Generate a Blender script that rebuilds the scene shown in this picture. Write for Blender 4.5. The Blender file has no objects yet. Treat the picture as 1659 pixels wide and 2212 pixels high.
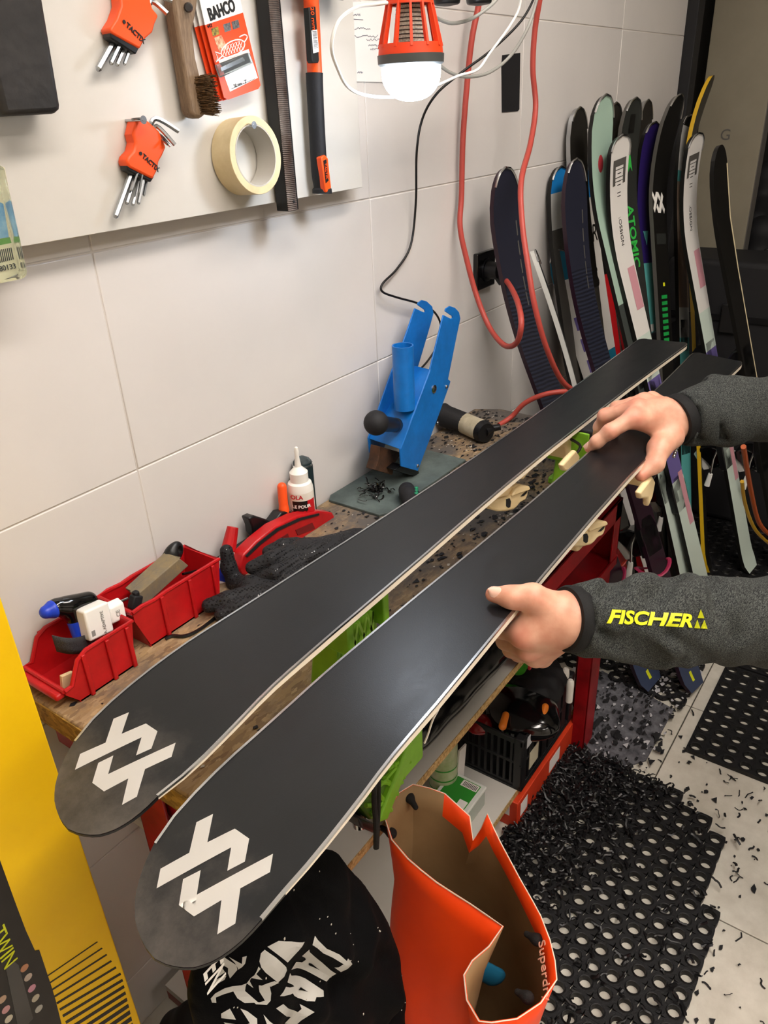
import bpy, bmesh, math, random
import numpy as np
from mathutils import Matrix, Vector
from mathutils.bvhtree import BVHTree
random.seed(7); np.random.seed(7)
scene = bpy.context.scene
COL = scene.collection

# ------------------------------------------------------------------ camera
IMG_W, IMG_H, FOC = 1659.0, 2212.0, 1668.0
ROT = np.array([[0.57864285, -0.40234924, 0.70942762],
                [-0.81449457, -0.24019682, 0.52811371],
                [-0.04208389, -0.88341416, -0.46669944]])   # world axes in camera axes (right, down, forward)
CAM = np.array([0.0, 0.0, 1.5])
cd = bpy.data.cameras.new('camera'); cam = bpy.data.objects.new('camera', cd); COL.objects.link(cam)
cd.sensor_fit = 'HORIZONTAL'; cd.sensor_width = 36.0; cd.lens = FOC / IMG_W * 36.0
cd.clip_start = 0.02; cd.clip_end = 50
cam.matrix_world = Matrix(((ROT[0, 0], -ROT[0, 1], -ROT[0, 2], CAM[0]),
                           (ROT[1, 0], -ROT[1, 1], -ROT[1, 2], CAM[1]),
                           (ROT[2, 0], -ROT[2, 1], -ROT[2, 2], CAM[2]), (0, 0, 0, 1)))
scene.camera = cam

# ------------------------------------------------------------------ world, exposure
w = bpy.data.worlds.new('world'); scene.world = w; w.use_nodes = True
w.node_tree.nodes['Background'].inputs[0].default_value = (0.9, 0.92, 1.0, 1)
w.node_tree.nodes['Background'].inputs[1].default_value = 0.02
scene.view_settings.view_transform = 'Standard'; scene.view_settings.look = 'None'
scene.view_settings.gamma = 1.0; scene.view_settings.use_curve_mapping = False
scene.view_settings.exposure = 0.42
CEIL_POWER = 17.0        # emission strength of the ceiling panel lamps
LAMP_POWER = 44.0       # emission strength of the hanging lamp's dome

# ------------------------------------------------------------------ helpers
def P(px, py, x=None, y=None, z=None, d=None):
    """world point seen at a photo position, on the plane x=, y= or z= (or at depth d)"""
    r = ROT @ np.array([px - IMG_W / 2, py - IMG_H / 2, FOC])
    if y is not None: t = y / r[1]
    elif z is not None: t = (z - CAM[2]) / r[2]
    elif x is not None: t = x / r[0]
    else: t = d / FOC
    return Vector(CAM + r * t)

def lin(c):
    return c / 12.92 if c <= 0.04045 else ((c + 0.055) / 1.055) ** 2.4
def rgb(h):
    h = h.lstrip('#'); return tuple(lin(int(h[i:i + 2], 16) / 255) for i in (0, 2, 4)) + (1.0,)

MATS = {}
def mat(name, col='#808080', rough=0.5, metal=0.0, var=0.0, vscale=30, col2=None, bump=0.0, bscale=200, emit=0, trans=0, ior=1.45, alpha=1, spec=0.5, coat=0, stretch=None):
    if name in MATS: return MATS[name]
    m = bpy.data.materials.new(name); m.use_nodes = True; MATS[name] = m
    nt = m.node_tree; b = nt.nodes['Principled BSDF']
    c = rgb(col)
    b.inputs['Base Color'].default_value = c; b.inputs['Roughness'].default_value = rough
    b.inputs['Metallic'].default_value = metal; b.inputs['IOR'].default_value = ior
    b.inputs['Specular IOR Level'].default_value = spec
    if trans: b.inputs['Transmission Weight'].default_value = trans
    if coat: b.inputs['Coat Weight'].default_value = coat; b.inputs['Coat Roughness'].default_value = 0.1
    if alpha < 1: b.inputs['Alpha'].default_value = alpha
    if emit: b.inputs['Emission Color'].default_value = c; b.inputs['Emission Strength'].default_value = emit
    tc = None
    def coords():
        nonlocal tc
        if tc is None:
            t = nt.nodes.new('ShaderNodeTexCoord'); tc = t.outputs['Object']
            if stretch:
                mp = nt.nodes.new('ShaderNodeMapping'); mp.inputs['Scale'].default_value = stretch
                nt.links.new(tc, mp.inputs[0]); tc = mp.outputs[0]
        return tc
    if var or col2:
        n = nt.nodes.new('ShaderNodeTexNoise'); n.inputs['Scale'].default_value = vscale; n.inputs['Detail'].default_value = 6
        n.inputs['Roughness'].default_value = 0.65
        nt.links.new(coords(), n.inputs['Vector'])
        r = nt.nodes.new('ShaderNodeValToRGB'); r.color_ramp.elements[0].position = 0.35; r.color_ramp.elements[1].position = 0.68
        a = rgb(col2) if col2 else tuple(x * (1 - var) for x in c[:3]) + (1,)
        r.color_ramp.elements[0].color = a; r.color_ramp.elements[1].color = c
        nt.links.new(n.outputs['Fac'], r.inputs[0]); nt.links.new(r.outputs[0], b.inputs['Base Color'])
    if bump:
        n2 = nt.nodes.new('ShaderNodeTexNoise'); n2.inputs['Scale'].default_value = bscale; n2.inputs['Detail'].default_value = 4
        nt.links.new(coords(), n2.inputs['Vector'])
        bp = nt.nodes.new('ShaderNodeBump'); bp.inputs['Strength'].default_value = bump; bp.inputs['Distance'].default_value = 0.002
        nt.links.new(n2.outputs['Fac'], bp.inputs['Height']); nt.links.new(bp.outputs[0], b.inputs['Normal'])
    return m

def cr(pts, n=6):
    """smooth curve through points"""
    pts = [Vector(p) for p in pts]; out = []
    for i in range(len(pts) - 1):
        p0 = pts[max(i - 1, 0)]; p1 = pts[i]; p2 = pts[i + 1]; p3 = pts[min(i + 2, len(pts) - 1)]
        for k in range(n):
            t = k / n
            out.append(0.5 * ((2 * p1) + (p2 - p0) * t + (2 * p0 - 5 * p1 + 4 * p2 - p3) * t * t + (3 * p1 - p0 - 3 * p2 + p3) * t ** 3))
    out.append(pts[-1]); return out

def frame(o, xd, yd):
    x = Vector(xd).normalized(); y = Vector(yd); y = (y - x * y.dot(x)).normalized(); z = x.cross(y); o = Vector(o)
    return Matrix(((x.x, y.x, z.x, o.x), (x.y, y.y, z.y, o.y), (x.z, y.z, z.z, o.z), (0, 0, 0, 1)))
WALLF = lambda o: frame(o, (1, 0, 0), (0, 0, 1))      # on the wall: x right, y up, z out into the room

class MB:
    def __init__(s): s.v = []; s.f = []; s.m = []
    def add(s, vs, fs, M=None, m=0):
        b = len(s.v)
        s.v += [tuple(M @ Vector(p)) if M is not None else tuple(p) for p in vs]
        s.f += [tuple(b + i for i in f) for f in fs]; s.m += [m] * len(fs); return s
    def box(s, c, d, M=None, m=0, taper=1.0):
        x, y, z = d[0] / 2, d[1] / 2, d[2] / 2; t = taper
        vs = [(-x, -y, -z), (x, -y, -z), (x, y, -z), (-x, y, -z), (-x * t, -y * t, z), (x * t, -y * t, z), (x * t, y * t, z), (-x * t, y * t, z)]
        vs = [(a + c[0], b + c[1], e + c[2]) for a, b, e in vs]
        return s.add(vs, [(3, 2, 1, 0), (4, 5, 6, 7), (0, 1, 5, 4), (1, 2, 6, 5), (2, 3, 7, 6), (3, 0, 4, 7)], M, m)
    def bx(s, a, b, M=None, m=0):
        return s.box([(a[i] + b[i]) / 2 for i in range(3)], [abs(a[i] - b[i]) for i in range(3)], M, m)
    def tube(s, pts, r, n=8, M=None, m=0, caps=True, flat=None):
        pts = [Vector(p) for p in pts]; k = len(pts); rs = r if isinstance(r, (list, tuple)) else [r] * k
        t0 = (pts[1] - pts[0]).normalized(); up = Vector((0, 0, 1)) if abs(t0.z) < 0.9 else Vector((1, 0, 0))
        u = t0.cross(up).normalized(); vs = []
        for i, p in enumerate(pts):
            t = (pts[min(i + 1, k - 1)] - pts[max(i - 1, 0)]).normalized()
            u = (u - t * u.dot(t)).normalized(); w_ = t.cross(u)
            fl = flat or 1
            for j in range(n):
                a = 2 * math.pi * j / n; vs.append(p + u * (math.cos(a) * rs[i]) + w_ * (math.sin(a) * rs[i] * fl))
        fs = [(i * n + j, i * n + (j + 1) % n, (i + 1) * n + (j + 1) % n, (i + 1) * n + j) for i in range(k - 1) for j in range(n)]
        if caps: fs += [tuple(range(n - 1, -1, -1)), tuple((k - 1) * n + j for j in range(n))]
        return s.add(vs, fs, M, m)
    def cyl(s, a, b, r, r2=None, n=16, M=None, m=0, caps=True):
        return s.tube([a, b], [r, r if r2 is None else r2], n, M, m, caps)
    def lathe(s, prof, n=24, M=None, m=0, closed=False):
        vs = []; fs = []
        for (r, z) in prof:
            for j in range(n):
                a = 2 * math.pi * j / n; vs.append((r * math.cos(a), r * math.sin(a), z))
        for i in range(len(prof) - 1):
            for j in range(n): fs.append((i * n + j, i * n + (j + 1) % n, (i + 1) * n + (j + 1) % n, (i + 1) * n + j))
        if not closed: fs += [tuple(range(n - 1, -1, -1)), tuple((len(prof) - 1) * n + j for j in range(n))]
        return s.add(vs, fs, M, m)
    def prism(s, poly, h0, h1, M=None, m=0):
        n = len(poly); vs = [(p[0], p[1], h0) for p in poly] + [(p[0], p[1], h1) for p in poly]
        ar = sum(poly[i][0] * poly[(i + 1) % n][1] - poly[(i + 1) % n][0] * poly[i][1] for i in range(n))
        top = tuple(range(n, 2 * n)); bot = tuple(range(n - 1, -1, -1)); sd = [(i, (i + 1) % n, n + (i + 1) % n, n + i) for i in range(n)]
        if ar < 0: top = top[::-1]; bot = bot[::-1]; sd = [f[::-1] for f in sd]
        return s.add(vs, [top, bot] + sd, M, m)
    def sph(s, c, r, nu=16, nv=10, M=None, m=0):
        if not isinstance(r, (list, tuple)): r = (r, r, r)
        vs = [(c[0], c[1], c[2] - r[2])]; fs = []
        for i in range(1, nv):
            a = math.pi * i / nv
            for j in range(nu):
                b = 2 * math.pi * j / nu
                vs.append((c[0] + r[0] * math.sin(a) * math.cos(b), c[1] + r[1] * math.sin(a) * math.sin(b), c[2] - r[2] * math.cos(a)))
        vs.append((c[0], c[1], c[2] + r[2])); L = len(vs) - 1
        for j in range(nu):
            fs.append((0, 1 + (j + 1) % nu, 1 + j)); fs.append((L, L - nu + j, L - nu + (j + 1) % nu))
            for i in range(nv - 2):
                q = 1 + i * nu; fs.append((q + j, q + (j + 1) % nu, q + nu + (j + 1) % nu, q + nu + j))
        return s.add(vs, fs, M, m)
    def grid(s, fn, nu, nv, M=None, m=0, flip=False):
        vs = [fn(i / (nu - 1), j / (nv - 1)) for i in range(nu) for j in range(nv)]
        fs = [(i * nv + j, (i + 1) * nv + j, (i + 1) * nv + j + 1, i * nv + j + 1) for i in range(nu - 1) for j in range(nv - 1)]
        if flip: fs = [f[::-1] for f in fs]
        return s.add(vs, fs, M, m)

ORG = {}
def finish(me, smooth=35):
    if smooth:
        me.polygons.foreach_set('use_smooth', [True] * len(me.polygons)); me.set_sharp_from_angle(angle=math.radians(smooth))
def build(mb, name, mats, parent=None, bevel=0, seg=2, smooth=35, label=None, cat=None, group=None, kind=None, solid=0):
    vs = np.array(mb.v, float)
    if parent is not None: o = ORG[parent]
    else:
        lo = vs.min(0); hi = vs.max(0); o = Vector(((lo[0] + hi[0]) / 2, (lo[1] + hi[1]) / 2, lo[2]))
    me = bpy.data.meshes.new(name)
    me.from_pydata((vs - np.array(o)).tolist(), [], mb.f)
    mats = mats if isinstance(mats, (list, tuple)) else [mats]
    for m in mats: me.materials.append(MATS[m] if isinstance(m, str) else m)
    if len(mats) > 1: me.polygons.foreach_set('material_index', mb.m)
    me.update(); finish(me, smooth)
    ob = bpy.data.objects.new(name, me); COL.objects.link(ob)
    if parent is not None: ob.parent = parent; ORG[ob] = o
    else: ob.location = o; ORG[ob] = o
    if bevel:
        b = ob.modifiers.new('bevel', 'BEVEL'); b.width = bevel; b.segments = seg; b.limit_method = 'ANGLE'; b.angle_limit = math.radians(40)
    if solid:
        b = ob.modifiers.new('solid', 'SOLIDIFY'); b.thickness = solid; b.offset = 0
    tag(ob, label, cat, group, kind); return ob
def tag(o, label=None, cat=None, group=None, kind=None):
    for k, v in (('label', label), ('category', cat), ('group', group), ('kind', kind)):
        if v: o[k] = v
    return o
def thing(name, label, cat, loc=(0, 0, 0), group=None, kind=None):
    o = bpy.data.objects.new(name, None); COL.objects.link(o); o.location = loc; o.empty_display_size = 0.05
    ORG[o] = Vector(loc); return tag(o, label, cat, group, kind)
def copy_tree(o, parent=None):
    c = o.copy(); COL.objects.link(c); c.parent = parent; ORG[c] = ORG[o]
    for ch in [q for q in o.children]: copy_tree(ch, c)
    return c

def conform(me, fn, cut=0.006):
    """cut a flat mesh finely and move every vertex by fn"""
    bm = bmesh.new(); bm.from_mesh(me); bmesh.ops.triangulate(bm, faces=bm.faces[:])
    for _ in range(5):
        es = [e for e in bm.edges if e.calc_length() > cut]
        if not es: break
        bmesh.ops.subdivide_edges(bm, edges=es, cuts=1); bmesh.ops.triangulate(bm, faces=bm.faces[:])
    for v in bm.verts: v.co = fn(v.co)
    bm.normal_update(); bm.to_mesh(me); bm.free()
def bvh_of(ob):
    me = ob.data; o = ORG[ob]
    return BVHTree.FromPolygons([v.co + o for v in me.vertices], [tuple(p.vertices) for p in me.polygons])
def lettering(s, M, size, m, parent, name='lettering', sx=1.0, shear=0.0, ext=0.0004, bvh=None, off=0.0008, space=1.0, align='CENTER', bold=0.0, cut=0.006):
    cu = bpy.data.curves.new('lettering', 'FONT'); cu.body = s; cu.size = size; cu.align_x = align; cu.align_y = 'CENTER'
    cu.extrude = 0 if bvh else ext; cu.shear = shear; cu.space_character = space; cu.offset = bold; cu.resolution_u = 3
    t = bpy.data.objects.new('t', cu); COL.objects.link(t)
    me = bpy.data.meshes.new_from_object(t.evaluated_get(bpy.context.evaluated_depsgraph_get()))
    bpy.data.objects.remove(t); bpy.data.curves.remove(cu)
    o = ORG[parent]; N = (M.to_3x3() @ Vector((0, 0, 1))).normalized()
    S = Matrix.Diagonal((sx, 1, 1, 1))
    if bvh:
        for v in me.vertices: v.co = M @ (S @ v.co)
        def fn(c):
            h = bvh.ray_cast(c + N * 0.3, -N)
            return (h[0] + N * off if h[0] is not None else c) - o
        conform(me, fn, cut)
    else:
        for v in me.vertices: v.co = (M @ (S @ v.co)) - o
    me.materials.clear(); me.materials.append(MATS[m]); me.name = name; me.update()
    ob = bpy.data.objects.new(name, me); COL.objects.link(ob); ob.parent = parent; ORG[ob] = o
    return ob

# ---- smooth organic shapes: distance field + surface nets
def nets(F, lo, h):
    nx, ny, nz = F.shape; ins = F < 0
    cnt = np.zeros((nx - 1, ny - 1, nz - 1)); acc = np.zeros((nx - 1, ny - 1, nz - 1, 3))
    crn = [(i, j, k) for i in (0, 1) for j in (0, 1) for k in (0, 1)]
    sl = lambda c: (slice(c[0], nx - 1 + c[0]), slice(c[1], ny - 1 + c[1]), slice(c[2], nz - 1 + c[2]))
    for a in crn:
        for ax in range(3):
            if a[ax]: continue
            b = list(a); b[ax] = 1; fa = F[sl(a)]; fb = F[sl(b)]
            m = (fa < 0) != (fb < 0); t = np.where(m, fa / np.where(m, fa - fb, 1), 0)
            for q in range(3): acc[..., q] += np.where(m, a[q] + (t if q == ax else 0), 0)
            cnt += m
    act = cnt > 0; idx = np.full(act.shape, -1); ids = np.argwhere(act); idx[act] = np.arange(len(ids))
    V = (ids + acc[act] / cnt[act][:, None]) * h + np.array(lo)
    fs = []
    for ax in range(3):
        u, v = [(1, 2), (2, 0), (0, 1)][ax]
        A = np.take(ins, range(0, F.shape[ax] - 1), ax); B = np.take(ins, range(1, F.shape[ax]), ax)
        e = np.argwhere(A != B)
        ok = (e[:, u] > 0) & (e[:, v] > 0) & (e[:, u] < F.shape[u] - 1) & (e[:, v] < F.shape[v] - 1); e = e[ok]
        s = A[tuple(e.T)]
        def cell(du, dv):
            c = e.copy(); c[:, u] -= du; c[:, v] -= dv; return idx[tuple(c.T)]
        q = np.stack([cell(1, 1), cell(0, 1), cell(0, 0), cell(1, 0)], 1)
        q[~s] = q[~s][:, ::-1]; fs.append(q)
    return V, np.concatenate(fs)
def field(lo, hi, h):
    ax = [np.arange(lo[i], hi[i] + h, h) for i in range(3)]
    return np.stack(np.meshgrid(*ax, indexing='ij'), -1)
def sd_cone(G, a, b, ra, rb, sq=None):
    a = np.array(a, float); b = np.array(b, float); ab = b - a; L = max(ab @ ab, 1e-12)
    t = np.clip(((G - a) @ ab) / L, 0, 1); d = G - (a + t[..., None] * ab)
    if sq is not None:      # flatten along direction sq[0] by factor sq[1]
        n = np.array(sq[0], float); n /= np.linalg.norm(n); c = d @ n; d = d + np.outer(c.ravel(), n).reshape(d.shape) * (1 / sq[1] - 1)
    return np.sqrt((d * d).sum(-1)) - (ra + (rb - ra) * t)
def sd_ell(G, c, r):
    q = (G - np.array(c)) / np.array(r); k = np.sqrt((q * q).sum(-1)); return (k - 1) * min(r)
def smin(a, b, k):
    h = np.clip(0.5 + 0.5 * (b - a) / k, 0, 1); return b + (a - b) * h - k * h * (1 - h)
def blob(prims, h, pad=0.012, warp=None, clip=None):
    """prims: list of (k, function(G))"""
    pts = np.array([q for p in prims for q in p[2]]); lo = pts.min(0) - pad; hi = pts.max(0) + pad
    G = field(lo, hi, h); F = None
    for k, fn, _ in prims:
        d = fn(G); F = d if F is None else (np.maximum(F, -d) if k is None else smin(F, d, k))
    if warp is not None: F = F + warp(G)
    if clip is not None: F = np.maximum(F, clip(G))
    V, Q = nets(F, lo, h); mb = MB(); mb.v = V.tolist(); mb.f = [tuple(q) for q in Q.tolist()]; mb.m = [0] * len(mb.f); return mb
def cone(a, b, ra, rb, k=0.008, sq=None):
    r = max(ra, rb) + 0.002; a = np.array(a); b = np.array(b)
    return (k, lambda G: sd_cone(G, a, b, ra, rb, sq), [a - r, a + r, b - r, b + r])
def ell(c, r, k=0.008):
    c = np.array(c); r_ = np.array(r); return (k, lambda G: sd_ell(G, c, r), [c - r_, c + r_])
def chain(pts, rs, k=0.008):
    return [cone(pts[i], pts[i + 1], rs[i], rs[i + 1], k) for i in range(len(pts) - 1)]

# ================================================================== materials
mat('tile', '#d9d6d3', 0.22, var=0.05, vscale=3, bump=0.05, bscale=30)
mat('grout', '#cdc7c0', 0.8)
mat('ceiling_white', '#e6e2da', 0.8)
mat('plaster', '#dad4ca', 0.8)
mat('dark_wall', '#15140f', 0.8)
mat('floor_tile', '#dcd8cc', 0.42, col2='#c6c1b4', vscale=14)
mat('floor_grout', '#4e4a44', 0.9)
mat('rubber', '#17171a', 0.5, col2='#0c0c0d', vscale=60, bump=0.35, bscale=300)
mat('panel_white', '#d0cec8', 0.35, col2='#cac7bf', vscale=4, bump=0.03)
mat('door_beige', '#8b8473', 0.6, col2='#807968', vscale=3)
mat('door_edge', '#5d5a56', 0.6)
mat('black_plastic', '#121214', 0.38)
mat('black_matte', '#17171a', 0.7, bump=0.2)
mat('black_gloss', '#0a0a0b', 0.12, coat=0.4)
mat('steel', '#b9bbbd', 0.22, metal=1)
mat('steel_dark', '#5a5a5c', 0.4, metal=1)
mat('orange', '#f2541b', 0.42)
mat('orange_deep', '#e8431a', 0.45)
mat('red_plastic', '#c4161c', 0.36, col2='#a81217', vscale=20, bump=0.05)
mat('red_paint', '#a5131c', 0.35, col2='#7d0d14', vscale=16, bump=0.1, bscale=120)
mat('white_plastic', '#eeeeea', 0.35)
mat('white_print', '#f1efe9', 0.55)
mat('blue_paint', '#1474c9', 0.36, col2='#0f62ad', vscale=18, bump=0.06)
mat('carpet_grey', '#3b3b40', 0.95, col2='#707076', vscale=34, bump=0.6, bscale=160)

def tile_specks():
    nt = MATS['tile'].node_tree; b = nt.nodes['Principled BSDF']; src = b.inputs['Base Color'].links[0].from_socket
    g = nt.nodes.new('ShaderNodeNewGeometry'); v = nt.nodes.new('ShaderNodeTexVoronoi'); v.inputs['Scale'].default_value = 17; nt.links.new(g.outputs['Position'], v.inputs['Vector'])
    sc = nt.nodes.new('ShaderNodeSeparateColor'); nt.links.new(v.outputs['Color'], sc.inputs[0])
    th = nt.nodes.new('ShaderNodeMath'); th.operation = 'MULTIPLY'; th.inputs[1].default_value = .055; nt.links.new(sc.outputs[0], th.inputs[0])
    lt = nt.nodes.new('ShaderNodeMath'); lt.operation = 'LESS_THAN'; nt.links.new(v.outputs['Distance'], lt.inputs[0]); nt.links.new(th.outputs[0], lt.inputs[1])
    sel = nt.nodes.new('ShaderNodeMath'); sel.operation = 'GREATER_THAN'; sel.inputs[1].default_value = .55; nt.links.new(sc.outputs[1], sel.inputs[0])
    mu = nt.nodes.new('ShaderNodeMath'); mu.operation = 'MULTIPLY'; nt.links.new(lt.outputs[0], mu.inputs[0]); nt.links.new(sel.outputs[0], mu.inputs[1])
    mx = nt.nodes.new('ShaderNodeMix'); mx.data_type = 'RGBA'; nt.links.new(mu.outputs[0], mx.inputs[0]); nt.links.new(src, mx.inputs[6]); mx.inputs[7].default_value = rgb('#6d6862'); nt.links.new(mx.outputs[2], b.inputs['Base Color'])
tile_specks()
def chip(name, cols, scale=(60, 140, 140), rough=0.75, stain=None):
    m = bpy.data.materials.new(name); m.use_nodes = True; MATS[name] = m; nt = m.node_tree; b = nt.nodes['Principled BSDF']
    b.inputs['Roughness'].default_value = rough
    tc = nt.nodes.new('ShaderNodeTexCoord'); mp = nt.nodes.new('ShaderNodeMapping'); mp.inputs['Scale'].default_value = scale
    nt.links.new(tc.outputs['Object'], mp.inputs[0])
    nz = nt.nodes.new('ShaderNodeTexNoise'); nz.inputs['Scale'].default_value = 1.5; nt.links.new(mp.outputs[0], nz.inputs['Vector'])
    mx = nt.nodes.new('ShaderNodeVectorMath'); mx.operation = 'ADD'; nt.links.new(mp.outputs[0], mx.inputs[0]); nt.links.new(nz.outputs['Color'], mx.inputs[1])
    v = nt.nodes.new('ShaderNodeTexVoronoi'); v.inputs['Scale'].default_value = 1.0; nt.links.new(mx.outputs[0], v.inputs['Vector'])
    r = nt.nodes.new('ShaderNodeValToRGB'); r.color_ramp.interpolation = 'LINEAR'
    while len(r.color_ramp.elements) < len(cols): r.color_ramp.elements.new(0.5)
    for i, c in enumerate(cols): r.color_ramp.elements[i].position = i / (len(cols) - 1); r.color_ramp.elements[i].color = rgb(c)
    sx = nt.nodes.new('ShaderNodeSeparateColor'); nt.links.new(v.outputs['Color'], sx.inputs[0]); nt.links.new(sx.outputs[0], r.inputs[0])
    out = r.outputs[0]
    if stain:
        n2 = nt.nodes.new('ShaderNodeTexNoise'); n2.inputs['Scale'].default_value = stain[1]; n2.inputs['Detail'].default_value = 7; n2.inputs['Roughness'].default_value = 0.7
        nt.links.new(tc.outputs['Object'], n2.inputs['Vector'])
        r2 = nt.nodes.new('ShaderNodeValToRGB'); r2.color_ramp.elements[0].position = stain[2]; r2.color_ramp.elements[1].position = stain[3]
        sp = nt.nodes.new('ShaderNodeSeparateXYZ'); nt.links.new(tc.outputs['Object'], sp.inputs[0])
        ad = nt.nodes.new('ShaderNodeMath'); ad.operation = 'MULTIPLY_ADD'; ad.inputs[1].default_value = stain[4]
        nt.links.new(sp.outputs['X'], ad.inputs[0]); nt.links.new(n2.outputs['Fac'], ad.inputs[2]); nt.links.new(ad.outputs[0], r2.inputs[0])
        mc = nt.nodes.new('ShaderNodeMix'); mc.data_type = 'RGBA'; nt.links.new(r2.outputs[0], mc.inputs[0]); nt.links.new(out, mc.inputs[6]); mc.inputs[7].default_value = rgb(stain[0]); out = mc.outputs[2]
    nt.links.new(out, b.inputs['Base Color'])
    bp = nt.nodes.new('ShaderNodeBump'); bp.inputs['Strength'].default_value = 0.25; bp.inputs['Distance'].default_value = 0.001
    nt.links.new(v.outputs['Distance'], bp.inputs['Height']); nt.links.new(bp.outputs[0], b.inputs['Normal']); return m
chip('chipboard', ['#8f7350', '#a98c62', '#7a5f42', '#b79b72', '#93785a'], (70, 200, 200), stain=('#57514c', 7, 0.36, 0.62, 0.16))
chip('chip_edge', ['#8a6a26', '#b08b3c', '#74571f', '#9d7a30'], (120, 120, 220))
chip('chip_raw', ['#b9975f', '#d0b07a', '#94733f', '#c5a46c'], (260, 260, 260))

# ================================================================== setting
# back wall with its tiles
wb = build(MB().bx((-0.9, 0.9016, 0), (2.96, 1.0, 2.7)), 'wall_back', 'grout', kind='structure', smooth=0)
t0 = None
for i in range(-2, 4):
    for k in range(9):
        x0 = 0.6147 + i * 0.597; z0 = 0.133 + (k - 1) * 0.304
        x1 = x0 + 0.597; z1 = z0 + 0.304
        if x0 > 2.95: continue
        cut = x1 > 2.96 or z0 < 0 or x0 < -0.9 or z1 > 2.7
        x1 = min(x1, 2.96); z0 = max(z0, 0.0); z1 = min(z1, 2.7)
        if cut or t0 is None:
            o = build(MB().bx((x0 + 0.001, 0.9, z0 + 0.001), (x1 - 0.001, 0.908, z1 - 0.001)), 'tile', 'tile', wb, bevel=0.0014, seg=2)
            if not cut: t0 = o; t0x, t0z = x0, z0
        else:
            o = t0.copy(); COL.objects.link(o); o.location = t0.location + Vector((x0 - t0x, 0, z0 - t0z))
# floor
fl = build(MB().bx((-1.6, -2.3, -0.05), (4.3, 1.0, -0.004)), 'floor', 'floor_grout', kind='structure', smooth=0)
f0 = None
for i in range(-5, 6):
    for j in range(-5, 2):
        x0 = 1.18 + i * 0.6; y0 = 0.305 + j * 0.6
        x1, y1 = x0 + 0.6, min(y0 + 0.6, 0.905)
        if x0 < -1.7 or x0 > 4.2 or y0 < -2.5 or y1 - y0 < 0.1: continue
        if f0 is None:
            f0 = build(MB().bx((x0 + 0.0015, y0 + 0.0015, -0.012), (x1 - 0.0015, y1 - 0.0015, 0)), 'tile', 'floor_tile', fl, bevel=0.001); fx, fy = x0, y0
        else:
            o = f0.copy(); COL.objects.link(o); o.location = f0.location + Vector((x0 - fx, y0 - fy, 0))
build(MB().bx((-1.6, -2.3, 2.7), (4.3, 1.0, 2.75)), 'ceiling', 'ceiling_white', kind='structure', smooth=0)
build(MB().bx((-1.65, -2.3, 0), (-1.6, 1.0, 2.7)), 'wall_left', 'plaster', kind='structure', smooth=0)
build(MB().bx((-1.65, -2.35, 0), (4.3, -2.3, 2.7)), 'wall_front', 'plaster', kind='structure', smooth=0)
build(MB().bx((4.2, -2.3, 0), (4.3, 1.0, 2.7)), 'wall_right', 'dark_wall', kind='structure', smooth=0)
build(MB().bx((2.96, 0.93, 0), (4.2, 1.0, 2.7)), 'wall_niche', 'dark_wall', kind='structure', smooth=0)
# dark door frame beside the tiles and the beige door leaf
tr = MB().bx((2.962, 0.865, 0), (3.0, 0.93, 2.4)).bx((3.03, 0.88, 0), (3.08, 0.93, 2.4))
build(tr, 'trim_1', 'black_matte', kind='structure', bevel=0.003)
dr = thing('door_1', 'plain beige door leaf standing open behind the skis', 'door', (3.17, 0.7, 0), kind='structure')
yr = P(1640, 330, x=3.17).y
build(MB().bx((3.17, yr, 0.01), (3.235, 0.875, 2.35)), 'leaf', 'door_beige', dr, bevel=0.002)
build(MB().bx((3.171, yr - 0.003, 0.01), (3.236, yr, 2.35)), 'edge_band', 'door_edge', dr)
# a black case is added before the door to darken its pale foot
lettering('G', frame(P(1567, 292, x=3.169), (0, -1, 0), (0, 0, 1)), 0.05, 'door_edge', dr)

# ceiling panel lamps; the third, behind the camera, is added as unseen fill
mat('lamp_frame', '#c8c8c4', 0.4); mat('ceiling_glow', '#fff5ec', 0.5, emit=CEIL_POWER)
for i, (x, y, lab) in enumerate(((0.15, -0.35, 'white ceiling panel lamp over the near end of the bench'), (1.25, -0.15, 'white ceiling panel lamp over the far end of the bench'), (0.55, -1.6, 'white ceiling panel lamp added behind the camera as unseen frontal fill'))):
    c = thing('ceiling_lamp', lab, 'lamp', (x, y, 2.69), group='ceiling panel lamps')
    f = MB()
    for s in (-1, 1):
        f.bx((x - 0.62, y + s * 0.17 - 0.01, 2.66), (x + 0.62, y + s * 0.17 + 0.01, 2.70)); f.bx((x + s * 0.61 - 0.01, y - 0.18, 2.66), (x + s * 0.61 + 0.01, y + 0.18, 2.70))
    build(f, 'frame', 'lamp_frame', c); build(MB().bx((x - 0.6, y - 0.16, 2.672), (x + 0.6, y + 0.16, 2.69)), 'diffuser', 'ceiling_glow', c)

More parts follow.
